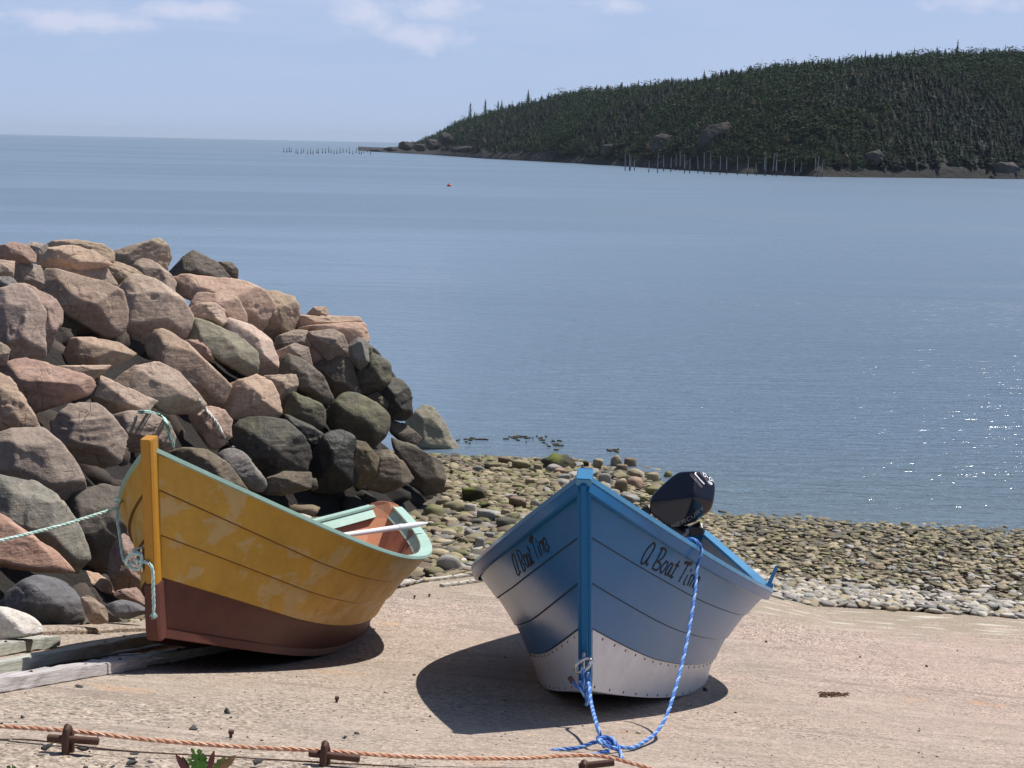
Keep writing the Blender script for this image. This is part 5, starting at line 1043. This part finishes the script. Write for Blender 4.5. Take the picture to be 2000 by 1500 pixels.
# clamp bracket on the transom and the raised leg with its propeller, behind the transom
tm = blue.world(np.array([.0, HB[0] + HB[2] + .0, HB[5] - .03])) - np.array(mo.location)
mb = MB(); mb.box(tm + (0, .0, -.04), (1, 0, 0), (0, 1, 0), (0, 0, 1), .11, .06, .10); mb.build('clamp_bracket', MBK, mo, bevel=.012)
mb = MB(); hp = tm + (.02, .12, -.02); lg = [hp, hp + (.03, .25, -.06), hp + (.06, .52, -.10)]; mb.tube(lg, [.06, .05, .035], 14)
mb.build('drive_leg', MBK, mo)
mb = MB(); g0 = lg[-1]; mb.tube([g0 + (0, .0, .12), g0 + (0, .0, .02), g0 + (0, .02, -.14)], [.012, .045, .03], 14); mb.build('gear_case', MBK, mo)
mb = MB()
for k in range(3):
    a = k * 2.094; c_ = g0 + np.array([0, .03, -.15]); r_ = np.array([math.cos(a), math.sin(a), 0]); s_ = np.array([-math.sin(a), math.cos(a), .5]); mb.box(c_ + r_ * .06, r_, s_ / np.linalg.norm(s_), (0, 0, 1), .045, .035, .004)
mb.build('propeller', MBK, mo, bevel=.001)
# ---------------------------------------------------------------- ropes
def ropemat(name, c1, c2, rough=.6):
    m, t = mat(name); p = geopos(t); n = t.noise(p, 170, 3, .8); t.out(Base_Color=t.mix(t.mapr(n, .35, .65), c1, c2), Roughness=rough, Normal=t.bump(n, .6, .002)); return m
ORG = ropemat('orange_rope_fibre', (.60, .27, .15), (.66, .36, .22)); BLR = ropemat('blue_rope_fibre', (.03, .11, .44), (.07, .22, .62)); BLL = ropemat('blue_rope_light_strand', (.20, .42, .80), (.36, .58, .88)); ORL = ropemat('orange_rope_light_strand', (.72, .44, .30), (.76, .50, .36)); MNL = ropemat('mint_rope_light_strand', (.66, .78, .72), (.74, .84, .78)); MNR = ropemat('mint_rope_fibre', (.34, .58, .52), (.55, .74, .68)); OLDR = ropemat('old_white_rope_fibre', (.60, .58, .53), (.78, .76, .70))
def gp(px, py, h): return on(px, py, h)
def rope(name, paths, R, m, label, cat='rope', twist=9., fine=1.0, group=None, m2=None):
    mb = MB(); mi = []
    for p in paths: rope_geo(mb, p, R, twist, 3, fine, mi)
    o = mb.build(name, m)
    if m2 is not None: o.data.materials.append(m2); o.data.polygons.foreach_set('material_index', np.array([1 - q for q in mi], dtype=np.int32))
    tag(o, label, cat, group); c = np.mean(np.array(paths[0], float), 0); rehome(o, tuple(c)); return o
rope('orange_rope', [[gp(-90, 1433, .03), gp(0, 1441, .034), gp(133, 1454, .04), gp(300, 1467, .032), gp(480, 1479, .030), gp(635, 1490, .036), (gp(800, 1496, .028)), gp(1000, 1500, .03), gp(1110, 1503, .045), gp(1180, 1508, .05), gp(1260, 1520, .035), gp(1340, 1534, .02)]], .0066, ORG, 'orange twisted rope stretched along the near edge of the slip', twist=8., m2=ORL)
rope('wire_cable', [[gp(-60, 1448, .004), gp(60, 1448, .004), gp(230, 1468, .004), gp(430, 1480, .004), gp(640, 1492, .004), gp(760, 1499, .004), gp(900, 1512, .004)]], .0022, RUST, 'thin dark wire lying on the concrete under the orange rope', 'wire')
PS = blue.world(blue.pt(np.array([.305]), np.array([1.]), 1)[0])
def sheer_at(px):
    us = np.linspace(.05, .66, 300); W = blue.world(blue.pt(us, np.ones(300), 1)); d = W - CAM; X = 1000 + F * (d @ RV) / (d @ FW); return W[np.argmin(abs(X - px))]
SP = sheer_at(1358); KN = gp(1182, 1474, .035)
def path(pp): return [at(a, b_, y) for a, b_, y in pp]
yk = KN[1]; ys = SP[1]; DY = ys - gp(1262, 1454, .03)[1]
rope('blue_rope', [
 [SP + (-.22, .25, -.16), SP + (-.10, .08, .0), SP + (-.045, .015, .045), SP + (-.0, -.02, .05), SP + (.022, -.04, .01)] + path([(1361, 1110, ys - .06 * DY), (1358, 1150, ys - .13 * DY), (1349, 1210, ys - .26 * DY), (1338, 1270, ys - .41 * DY), (1322, 1335, ys - .59 * DY), (1303, 1395, ys - .78 * DY), (1284, 1428, ys - .91 * DY)]) + [gp(1262, 1458, .022), gp(1235, 1467, .012), gp(1210, 1470, .02), KN],
 [SHK + (-.004, -.02, .0), SHK + (.0, -.03, -.04), SHK + (.01, -.03, -.10)] + path([(1150, 1335, SHK[1] - .10), (1155, 1375, SHK[1] - .32), (1167, 1420, SHK[1] - .70), (1178, 1455, yk + .12)]) + [KN],
 [SHK + (.02, -.02, -.02), SHK + (.025, -.02, -.07), SHK + (.012, -.025, -.12), SHK + (.004, -.03, -.09), SHK + (-.012, -.04, -.05)], [SHK + (-.05, -.03, -.045), SHK + (-.02, -.04, -.075), SHK + (.015, -.035, -.115), SHK + (.016, -.03, -.15)],
 [KN + (.03, .0, .0), KN + (-.02, .0, .012), KN + (-.09, -.0, -.012), KN + (-.17, -.01, -.02), KN + (-.195, -.03, -.022), KN + (-.16, -.04, -.022), KN + (-.06, -.045, -.02), KN + (.01, -.05, .0)],
 [KN + (-.03, .01, .02), KN + (.02, .02, .01), KN + (.045, -.01, -.01), KN + (.01, -.04, .01), KN + (-.025, -.02, .02), KN + (.0, .012, .022), KN + (.03, .0, .012), KN + (.05, -.06, -.02), KN + (.045, -.10, -.035)]],
 .0075, BLR, 'blue rope running from the blue bow and gunwale to a knot on the slip', twist=7., m2=BLL)
mb = MB(); q = SHK + np.array([-.052, -.03, -.038]); mb.tube([q, q + (.014, 0, -.022)], .010, 10); o = mb.build('rope_end_tape', RUST); o['label'] = 'dark brown tape wrapping the blue rope end by the shackle'; o['category'] = 'tape'
rg = yel.world(pc_ + np.array([-.02, 0, 0])); yr = rg[1]
rope('mint_rope', [[rg + (.0, -.02, -.0)] + path([(272, 1094, yr + .0), (255, 1101, yr + .05), (243, 1095, yr + .12), (238, 1075, yr + .2), (234, 1045, yr + .3), (229, 1010, yr + .42), (230, 992, yr + .5), (238, 975, yr + .62)]) + [yel.world(yel.pt(np.array([.16]), np.array([1.]), -1, .03)[0])],
 path([(232, 991, yr + .5), (120, 1026, yr + .25), (0, 1056, yr + .0), (-140, 1092, yr - .3)]),
 [rg + (-.01, -.02, .0)] + path([(295, 1105, yr - .06), (299, 1150, yr - .07), (300, 1180, yr - .07), (300, 1193, yr - .07)]),
 [rg + (.02, -.01, .02), rg + (-.02, -.04, .03), rg + (-.05, -.02, -.01), rg + (-.03, .0, -.04), rg + (.01, -.04, -.03), rg + (.02, -.03, .02), rg + (-.02, -.02, .04)]], .0078, MNR, 'mint green rope tied to the bow staple of the yellow boat', twist=7., m2=MNL)
fr = MB(); fe = at(300, 1193, yr - .07)
for k in range(26):
    a = k * 2.4; fr.tube([fe + (0, 0, .004), fe + (.006 * math.cos(a), .006 * math.sin(a), -.01), fe + (.016 * math.cos(a), .016 * math.sin(a), -.022 - .004 * (k % 4))], [.002, .0016, .0008], 5)
o = fr.build('frayed_rope_end', MNR); tag(o, 'frayed mint tassel at the bottom end of the hanging mint rope', 'rope end')
def surf_y(px, py, default):
    bpy.context.view_layer.update(); d = Vector(ray(px, py)).normalized(); dg = bpy.context.evaluated_depsgraph_get()
    r = SC.ray_cast(dg, Vector(CAM) + d * 7.0, d); return (r[1][1] if r[0] else default)
def over(pp, lift): return [at(a, b_, surf_y(a, b_, 10) - lift) for a, b_ in pp]
rope('old_rope', [over([(388, 781), (400, 797), (413, 813), (428, 834), (436, 852), (446, 868), (457, 874)], .06)], .017, OLDR, 'thick old white rope draped down between two boulders', twist=6.)
mb = MB()
for k in range(5): rope_geo(mb, [p + np.random.default_rng(k).normal(0, .012, 3) for p in over([(268 + k, 806), (290, 804 + k), (312, 812), (322, 822), (332 - k, 845), (340 - k, 872)], .03)], .006, 8)
o = mb.build('rope_scrap', MNR); tag(o, 'frayed mint rope scrap caught on the cracked rock above the yellow boat', 'rope')
# ---------------------------------------------------------------- iron staples with toggle bars
def staple(px, py, w_, h_, y_, bar, lab):
    b = gp(px, py, 0); r = b[1] / F; e = empty('iron_staple', tuple(b)); tag(e, lab, 'staple', 'iron staples holding the orange rope')
    mb = MB(); W = .012; H = h_ * r; mb.tube([(-.004, -W, -.03), (-.004, -W, H * .6), (0, -W * .6, H * .92), (0, 0, H), (0, W * .6, H * .92), (.004, W, H * .6), (.004, W, -.03)], .0105, 12); mb.build('loop', RUST, e)
    x0, y0, x1, y1 = bar; mb = MB(); p0 = at(x0, y0, b[1]) - b; p1 = at(x1, y1, b[1]) - b; mb.tube([p0, p1], .0105, 12); mb.build('toggle_bar', RUST, e, bevel=.002); return e
staple(133, 1462, 0, 46, 0, (93, 1441, 193, 1448), 'rusty iron staple with toggle bar at the left end of the orange rope')
staple(635, 1494, 0, 46, 0, (603, 1471, 703, 1482), 'rusty iron staple with toggle bar right of the small leafy plant')
staple(1140, 1520, 0, 34, 0, (1130, 1497, 1200, 1489), 'rusty iron staple under the blue rope knot, cut by the lower frame edge')
# ---------------------------------------------------------------- timbers
def woodmat(name, c1, c2):
    m, t = mat(name); p = objco(t); g = t.noise(t.scale(p, (1.5, 30, 30)), 3., 5, .65, .3); f = t.noise(p, 3, 4, .6)
    c = t.mix(t.mapr(g, .35, .65), c1, c2); c = t.mix(.6, c, t.ramp(f, [(.3, .7), (.6, 1.1)]), 'MULTIPLY'); t.out(Base_Color=c, Roughness=.85, Normal=t.bump(g, .7, .006)); return m
TIM = woodmat('silvered_timber', (.36, .33, .31), (.56, .53, .52)); TIG = woodmat('green_tinged_timber', (.33, .34, .28), (.52, .52, .47)); BOARD = woodmat('sun_bleached_board', (.40, .36, .30), (.60, .56, .49))
def timber(name, a, b_, w_, h_, m, lab, cat='timber', group='timbers beside the slip', knots=3):
    A_, B_ = on(*a, h_ / 2), on(*b_, h_ / 2); ax = B_ - A_; L = np.linalg.norm(ax); ax /= L; sd_ = np.cross(ax, (0, 0, 1.)); sd_ /= np.linalg.norm(sd_); up = np.cross(sd_, ax)
    mb = MB(); n = 26; r = np.random.default_rng(int(L * 100)); rings = []
    for i in range(n):
        x = L * (i / (n - 1) - .5); j = r.normal(0, .0022, 8); rings.append([(x, -w_ / 2 + j[0], -h_ / 2 + j[1]), (x, w_ / 2 + j[2], -h_ / 2 + j[3]), (x, w_ / 2 + j[4], h_ / 2 + j[5]), (x, -w_ / 2 + j[6], h_ / 2 + j[7])])
    mb.loft(rings); e = empty(name); M = Matrix([[ax[i], sd_[i], up[i], (A_[i] + B_[i]) / 2] for i in range(3)] + [[0, 0, 0, 1]]); e.matrix_world = M; tag(e, lab, cat, group)
    mb.build('beam' if h_ > .03 else 'plank', m, e, smooth=False, bevel=.004)
    mb = MB()
    for k in range(knots): x = L * (r.uniform(-.45, .45)); mb.tube([(x, r.uniform(-.02, .02), h_ / 2 - .01), (x, 0.01, h_ / 2 + .004)], .006, 8)
    mb.build('nail_heads', RUST, e); return e
timber('timber', (-90, 1292), (101, 1262), .10, .055, TIG, 'shortest timber beside the slip, its sawn end showing, nearest the white boulder')
timber('timber', (-90, 1332), (420, 1232), .075, .05, TIG, 'middle timber running from the left edge under the yellow bow')
timber('timber', (-90, 1364), (268, 1303), .10, .05, TIM, 'nearest bleached timber with a split ragged end')
timber('timber', (272, 1300), (480, 1262), .085, .045, TIG, 'timber in the shadow of the yellow boat, beyond the ragged end')
mb = MB(); sp_ = on(262, 1302, .04); r = np.random.default_rng(3)
for k in range(14): a = sp_ + r.normal(0, .02, 3) * (1.5, 1, .4); mb.tube([a + (-.06, -.02, 0), a + (.03, .015, 0)], [.008, .002], 5)
o = mb.build('wood_splinter', TIM); tag(o, 'ragged splinters at the broken end of the bleached timber', 'splinters')
timber('board', (800, 1139), (950, 1121), .05, .022, BOARD, 'thin bleached board, the upper of two at the slip corner by the blue boat', 'board', 'bleached boards at the slip corner', 2)
timber('board', (862, 1146), (960, 1133), .05, .022, BOARD, 'thin bleached board, the lower of two at the slip corner by the blue boat', 'board', 'bleached boards at the slip corner', 2)
# ---------------------------------------------------------------- small stones, bolts, weeds on the slip
rsl = rockmat('dark_chip', (.07, .07, .068), (.05, .05, .05), (.11, .11, .105), cracks=0, strata=0, scale=3)
def chip(px, py, w_, h_, lab, m=None, name='stone_chip', group='stone chips on the slip', cat='stone'):
    P = gp(px, py, 0); r = P[1] / F; n = np.random.default_rng(int(px * 3 + py)); nn = n.normal(size=(11, 3)); nn /= np.linalg.norm(nn, axis=1)[:, None]
    V, Fc = facet_solid(nn, n.uniform(.65, 1., 11), np.array([1., .8, .8]), 3, 22); V /= np.abs(V).max(0); V = V * (w_ / 2 * r, w_ / 2.4 * r, h_ / 2 * r * 1.05)
    o = mesh(name, V, Fc, m or rsl); o.location = (P[0], P[1], P[2] + h_ / 2 * r * .8); tag(o, lab, cat, group); return o
for a in [(442,1394,17,16,'upright dark pebble in the open left part of the slip'), (451,1403,7,4,'tiny chip touching the upright dark pebble'), (374,1426,28,9,'flat dark oval stone right of the upper rope stretch'), (85,1468,34,17,'dark angular stone left of the left staple'), (163,1466,32,12,'dark stone touching the left staple on its right'), (200,1460,22,9,'grey splinter of stone under the toggle bar end'), (3,1420,18,18,'dark stone cut by the left frame edge'), (43,1403,11,8,'small pebble near the left frame edge'), (31,1412,8,5,'reddish pebble near the left frame edge'),
          (156,1343,22,7,'flat grey stone beneath the bleached timber'), (258,1492,25,10,'flat grey stone left of the leafy plant'), (293,1491,16,5,'thin chip just left of the leafy plant'), (218,1501,18,9,'brown stone at the lower frame edge'), (500,1492,30,12,'grey stone right of the leafy plant'), (673,1447,13,13,'dark pebble above the right staple'), (262,1474,22,5,'thin flat chip above the plant, left'), (696,1434,14,6,'pale chip above the right toggle bar'),
          (1377,1350,10,9,'black pebble against the right chine of the blue boat'), (1418,1267,8,4,'tiny dark pebble by the right side of the blue boat'), (1810,1303,7,5,'lone dark pebble far right on the slip'), (1603,1301,5,3,'tiny pebble right of the blue boat'), (1870,1272,4,3,'tiny pebble at the far right of the slip'), (700,1290,6,4,'tiny pebble below the yellow stern'), (790,1146,6,5,'small dark pebble behind the yellow stern'), (1828,1396,5,3,'tiny dark pebble left of the rust stain'), (1495,1254,9,4,'small flat chip on the pink concrete'), (980,1440,6,4,'tiny pebble between the boats near the orange rope')]:
    chip(*a)
rs2 = np.random.default_rng(9); VV = []; FF = []; CC = []; nv = 0
for k in range(900):
    px, py = rs2.uniform(-60, 2060), 1175 + 330 * rs2.random() ** .9; P = gp(px, py, 0)
    if not in_poly(SLIP, np.array([P[0]]), np.array([P[1]]))[0]: continue
    V, Fc = CLO[k % 8]; s = rs2.uniform(.0012, .0042) * (1 + (rs2.random() < .04) * 1.5); VV.append(V * s * (1, 1, 1.6) + P + (0, 0, s * .5)); FF.append(Fc + nv); nv += len(V); CC.append(np.tile(np.array([(.07, .065, .06), (.16, .13, .10), (.5, .45, .38), (.05, .04, .035)][k % 4]), (len(V), 1)))
o = mesh('grit', np.vstack(VV), np.vstack(FF), COBBLE, cols=np.vstack(CC)); tag(o, 'loose grit scattered over the concrete slip', 'grit', kind='stuff')
for px, py, lab in ((450, 1437, 'rusty bolt head with a rust streak in the middle of the slip left part'), (657, 1368, 'small rusty bolt standing in the slip between the boats'), (809, 1165, 'rusty bolt near the slip corner, left one'), (838, 1162, 'rusty bolt near the slip corner, right one')):
    P = gp(px, py + 4, 0); e = empty('bolt', tuple(P)); tag(e, lab, 'bolt', 'rusty bolts standing in the slip'); mb = MB(); mb.tube([(0, 0, -.01), (.002, 0, .016)], .005, 8); mb.build('shank', RUST, e); mb = MB(); mb.tube([(.002, 0, .014), (.003, 0, .024)], .0095, 6); mb.build('head', RUST, e)
m, t = mat('dried_weed'); t.out(Base_Color=(.13, .07, .035, 1), Roughness=.9); mb = MB()
for k in range(40):
    P = gp(rs2.normal(1625, 16), rs2.normal(1359, 2), .004); a = rs2.uniform(-.6, .6); mb.tube([P, P + (.02 * math.cos(a), .02 * math.sin(a), .008), P + (.045 * math.cos(a), .04 * math.sin(a), .0)], [.003, .005, .001], 5)
o = mb.build('dried_seaweed', m); tag(o, 'small heap of dried brown seaweed on the pink concrete', 'seaweed')
# ---------------------------------------------------------------- plants at the near edge
m, t = mat('plant_leaf'); a = t.n('ShaderNodeAttribute', {'attribute_name': 'tint'}).outputs['Color']; t.out(Base_Color=a, Roughness=.5, Specular_IOR_Level=.4); PLF = m
def leaf(V, Fc, C, base, tip, width, col, curl=.2, teeth=0):
    base = np.array(base, float); tip = np.array(tip, float); ax = tip - base; L = np.linalg.norm(ax); sd_ = np.cross(ax, (0, 1., .2)); sd_ /= np.linalg.norm(sd_); nr = np.cross(sd_, ax / L); n = 9; b = len(V)
    for i in range(n):
        u = i / (n - 1); w_ = width * math.sin(math.pi * min(1, u ** .8)) ** .8 * (1 + (teeth * (1 if i % 2 else -1))) + .0004; c = base + ax * u + nr * curl * L * math.sin(u * 2.6) * .4
        V += [c - sd_ * w_ + nr * w_ * .3, c, c + sd_ * w_ + nr * w_ * .3]; cc = np.array(col) * (1 + .2 * math.sin(i)); C += [cc, cc * 1.25, cc]
    for i in range(n - 1):
        for k in range(2): Fc.append((b + i * 3 + k, b + i * 3 + k + 1, b + i * 3 + k + 4, b + i * 3 + k + 3))
def plant(name, px, leaves, lab, base_py=1530):
    e0 = gp(px, base_py, 0); e = empty(name, tuple(e0)); tag(e, lab, 'plant'); r = e0[1] / F
    for k, (tx, ty, wd, col, te, bx) in enumerate(leaves):
        V, Fc, C = [], [], []; tip = at(tx, ty, e0[1] + .02 * math.sin(k * 2)) - e0; b = at(bx, base_py - 18, e0[1]) - e0; leaf(V, Fc, C, b, tip, wd * r, col, .2, te); o = mesh('leaf', V, [tuple(f) for f in Fc], PLF, e, cols=np.array(C))
    mb = MB(); mb.tube([(0, 0, -.01), (.005, 0, .02)], .003, 6); mb.build('stem', PLF, e)
RD, GR, OL, BR = (.14, .045, .05), (.07, .20, .03), (.13, .17, .04), (.22, .15, .07)
plant('leafy_weed', 400, [(342, 1474, 8, RD, 0, 365), (355, 1477, 6, OL, 0, 368), (373, 1462, 7, GR, .5, 390), (388, 1463, 10, GR, .55, 392), (400, 1476, 9, GR, .5, 396), (366, 1482, 8, GR, .5, 388), (418, 1467, 6, RD, 0, 405), (412, 1486, 6, OL, 0, 405), (440, 1480, 9, OL, .2, 415), (461, 1476, 8, BR, 0, 425), (432, 1492, 9, OL, .3, 412), (386, 1490, 10, GR, .5, 392)], 'leafy weed with green and dark red leaves at the lower edge')
plant('green_weed', 22, [(12, 1497, 5, GR, .3, 20), (22, 1493, 5, GR, .3, 22), (30, 1498, 4, GR, .3, 24)], 'tiny green weed at the lower left corner', 1520)
# ---------------------------------------------------------------- outcrops and tip rocks of the headland
OUT = rockmat('headland_outcrop', (.075, .062, .055), (.045, .040, .036), (.12, .10, .088), strata=.5, scale=.12, cracks=0)
TIP = rockmat('headland_tip_rock', (.05, .042, .036), (.03, .026, .022), (.09, .075, .062), strata=.4, scale=.2, cracks=0)
def hill_tt(px, py):
    best = None
    for tt in np.linspace(.01, 1, 120):
        P = on_hill(px, tt) - CAM; q = 750 - F * (P @ UV) / (P @ FW)
        if best is None or abs(q - py) < best[0]: best = (abs(q - py), tt)
    return best[1]
for k, (pts, lab) in enumerate([
    ([(1268,292),(1272,272),(1290,262),(1312,264),(1324,280),(1322,300),(1290,304)], 'low rounded grey cliff outcrop above the left part of the weir'),
    ([(1368,300),(1366,262),(1385,246),(1420,238),(1440,250),(1430,270),(1412,305),(1385,310)], 'largest grey brown cliff outcrop above the middle of the weir'),
    ([(1456,222),(1462,214),(1482,214),(1486,222),(1470,227)], 'small pale ledge high in the forest above the weir'),
    ([(1172,300),(1176,285),(1200,278),(1216,290),(1210,306)], 'dark outcrop at the shore left of the weir'),
    ([(1678,318),(1690,300),(1716,292),(1728,306),(1716,322)], 'dim outcrop at the shore right of the weir'),
    ([(1940,328),(1950,318),(1975,316),(1990,326),(1985,338),(1948,338)], 'pale boulder on the headland shore near the right edge')]):
    c = np.mean(pts, 0); P = on_hill(c[0], hill_tt(*c)); o, _, _ = boulder('cliff_outcrop', np.array(pts, float), 900 + k, P[1] - 5, .7, 5, 60, .05, OUT); tag(o, lab, 'rock outcrop', 'rock outcrops of the headland')
for k, (cx, cy, w_, h_, lab) in enumerate([(735, 294, 34, 6, 'lowest flat rock at the very tip of the headland'), (762, 291, 30, 11, 'low dark rock second from the headland tip'), (793, 285, 34, 20, 'peaked dark rock on the headland tip'), (820, 288, 30, 18, 'broken rock right of the peaked one on the headland tip'), (845, 283, 34, 26, 'steep dark rock where the headland tip rises'), (870, 272, 34, 26, 'dark rock below the first trees of the headland'), (905, 292, 60, 16, 'long pale ledge on the shore beneath the first trees')]):
    y_ = sea_hit(cx, float(interp(SHORE, cx))) * 1.01; r_ = np.random.default_rng(k); a_ = np.linspace(0, 6.283, 8)[:-1] + r_.uniform(-.25, .25, 7)
    pts = np.array([(cx + w_ / 2 * math.cos(q), cy - h_ / 2 * math.sin(q) * r_.uniform(.8, 1.1)) for q in a_]); o, _, _ = boulder('shore_rock', pts, 950 + k, y_, 1., 4, 50, .06, TIP); tag(o, lab, 'rock', 'rocks of the headland tip')
# ---------------------------------------------------------------- haze over the sea
m, t = mat('haze_air'); v = t.n('ShaderNodeVolumePrincipled', Color=(.72, .84, 1.0, 1), Density=.00009, Anisotropy=.0)
t.t.links.new(v.outputs[0], t.n('ShaderNodeOutputMaterial').inputs['Volume'])
mb = MB(); mb.box((0, 5900, 31), (1, 0, 0), (0, 1, 0), (0, 0, 1), 9500, 6400, 36)
o = mb.build('haze', m, smooth=False); o['kind'] = 'stuff'; o['label'] = 'thin sea haze over the bay and headland'; o['category'] = 'haze'
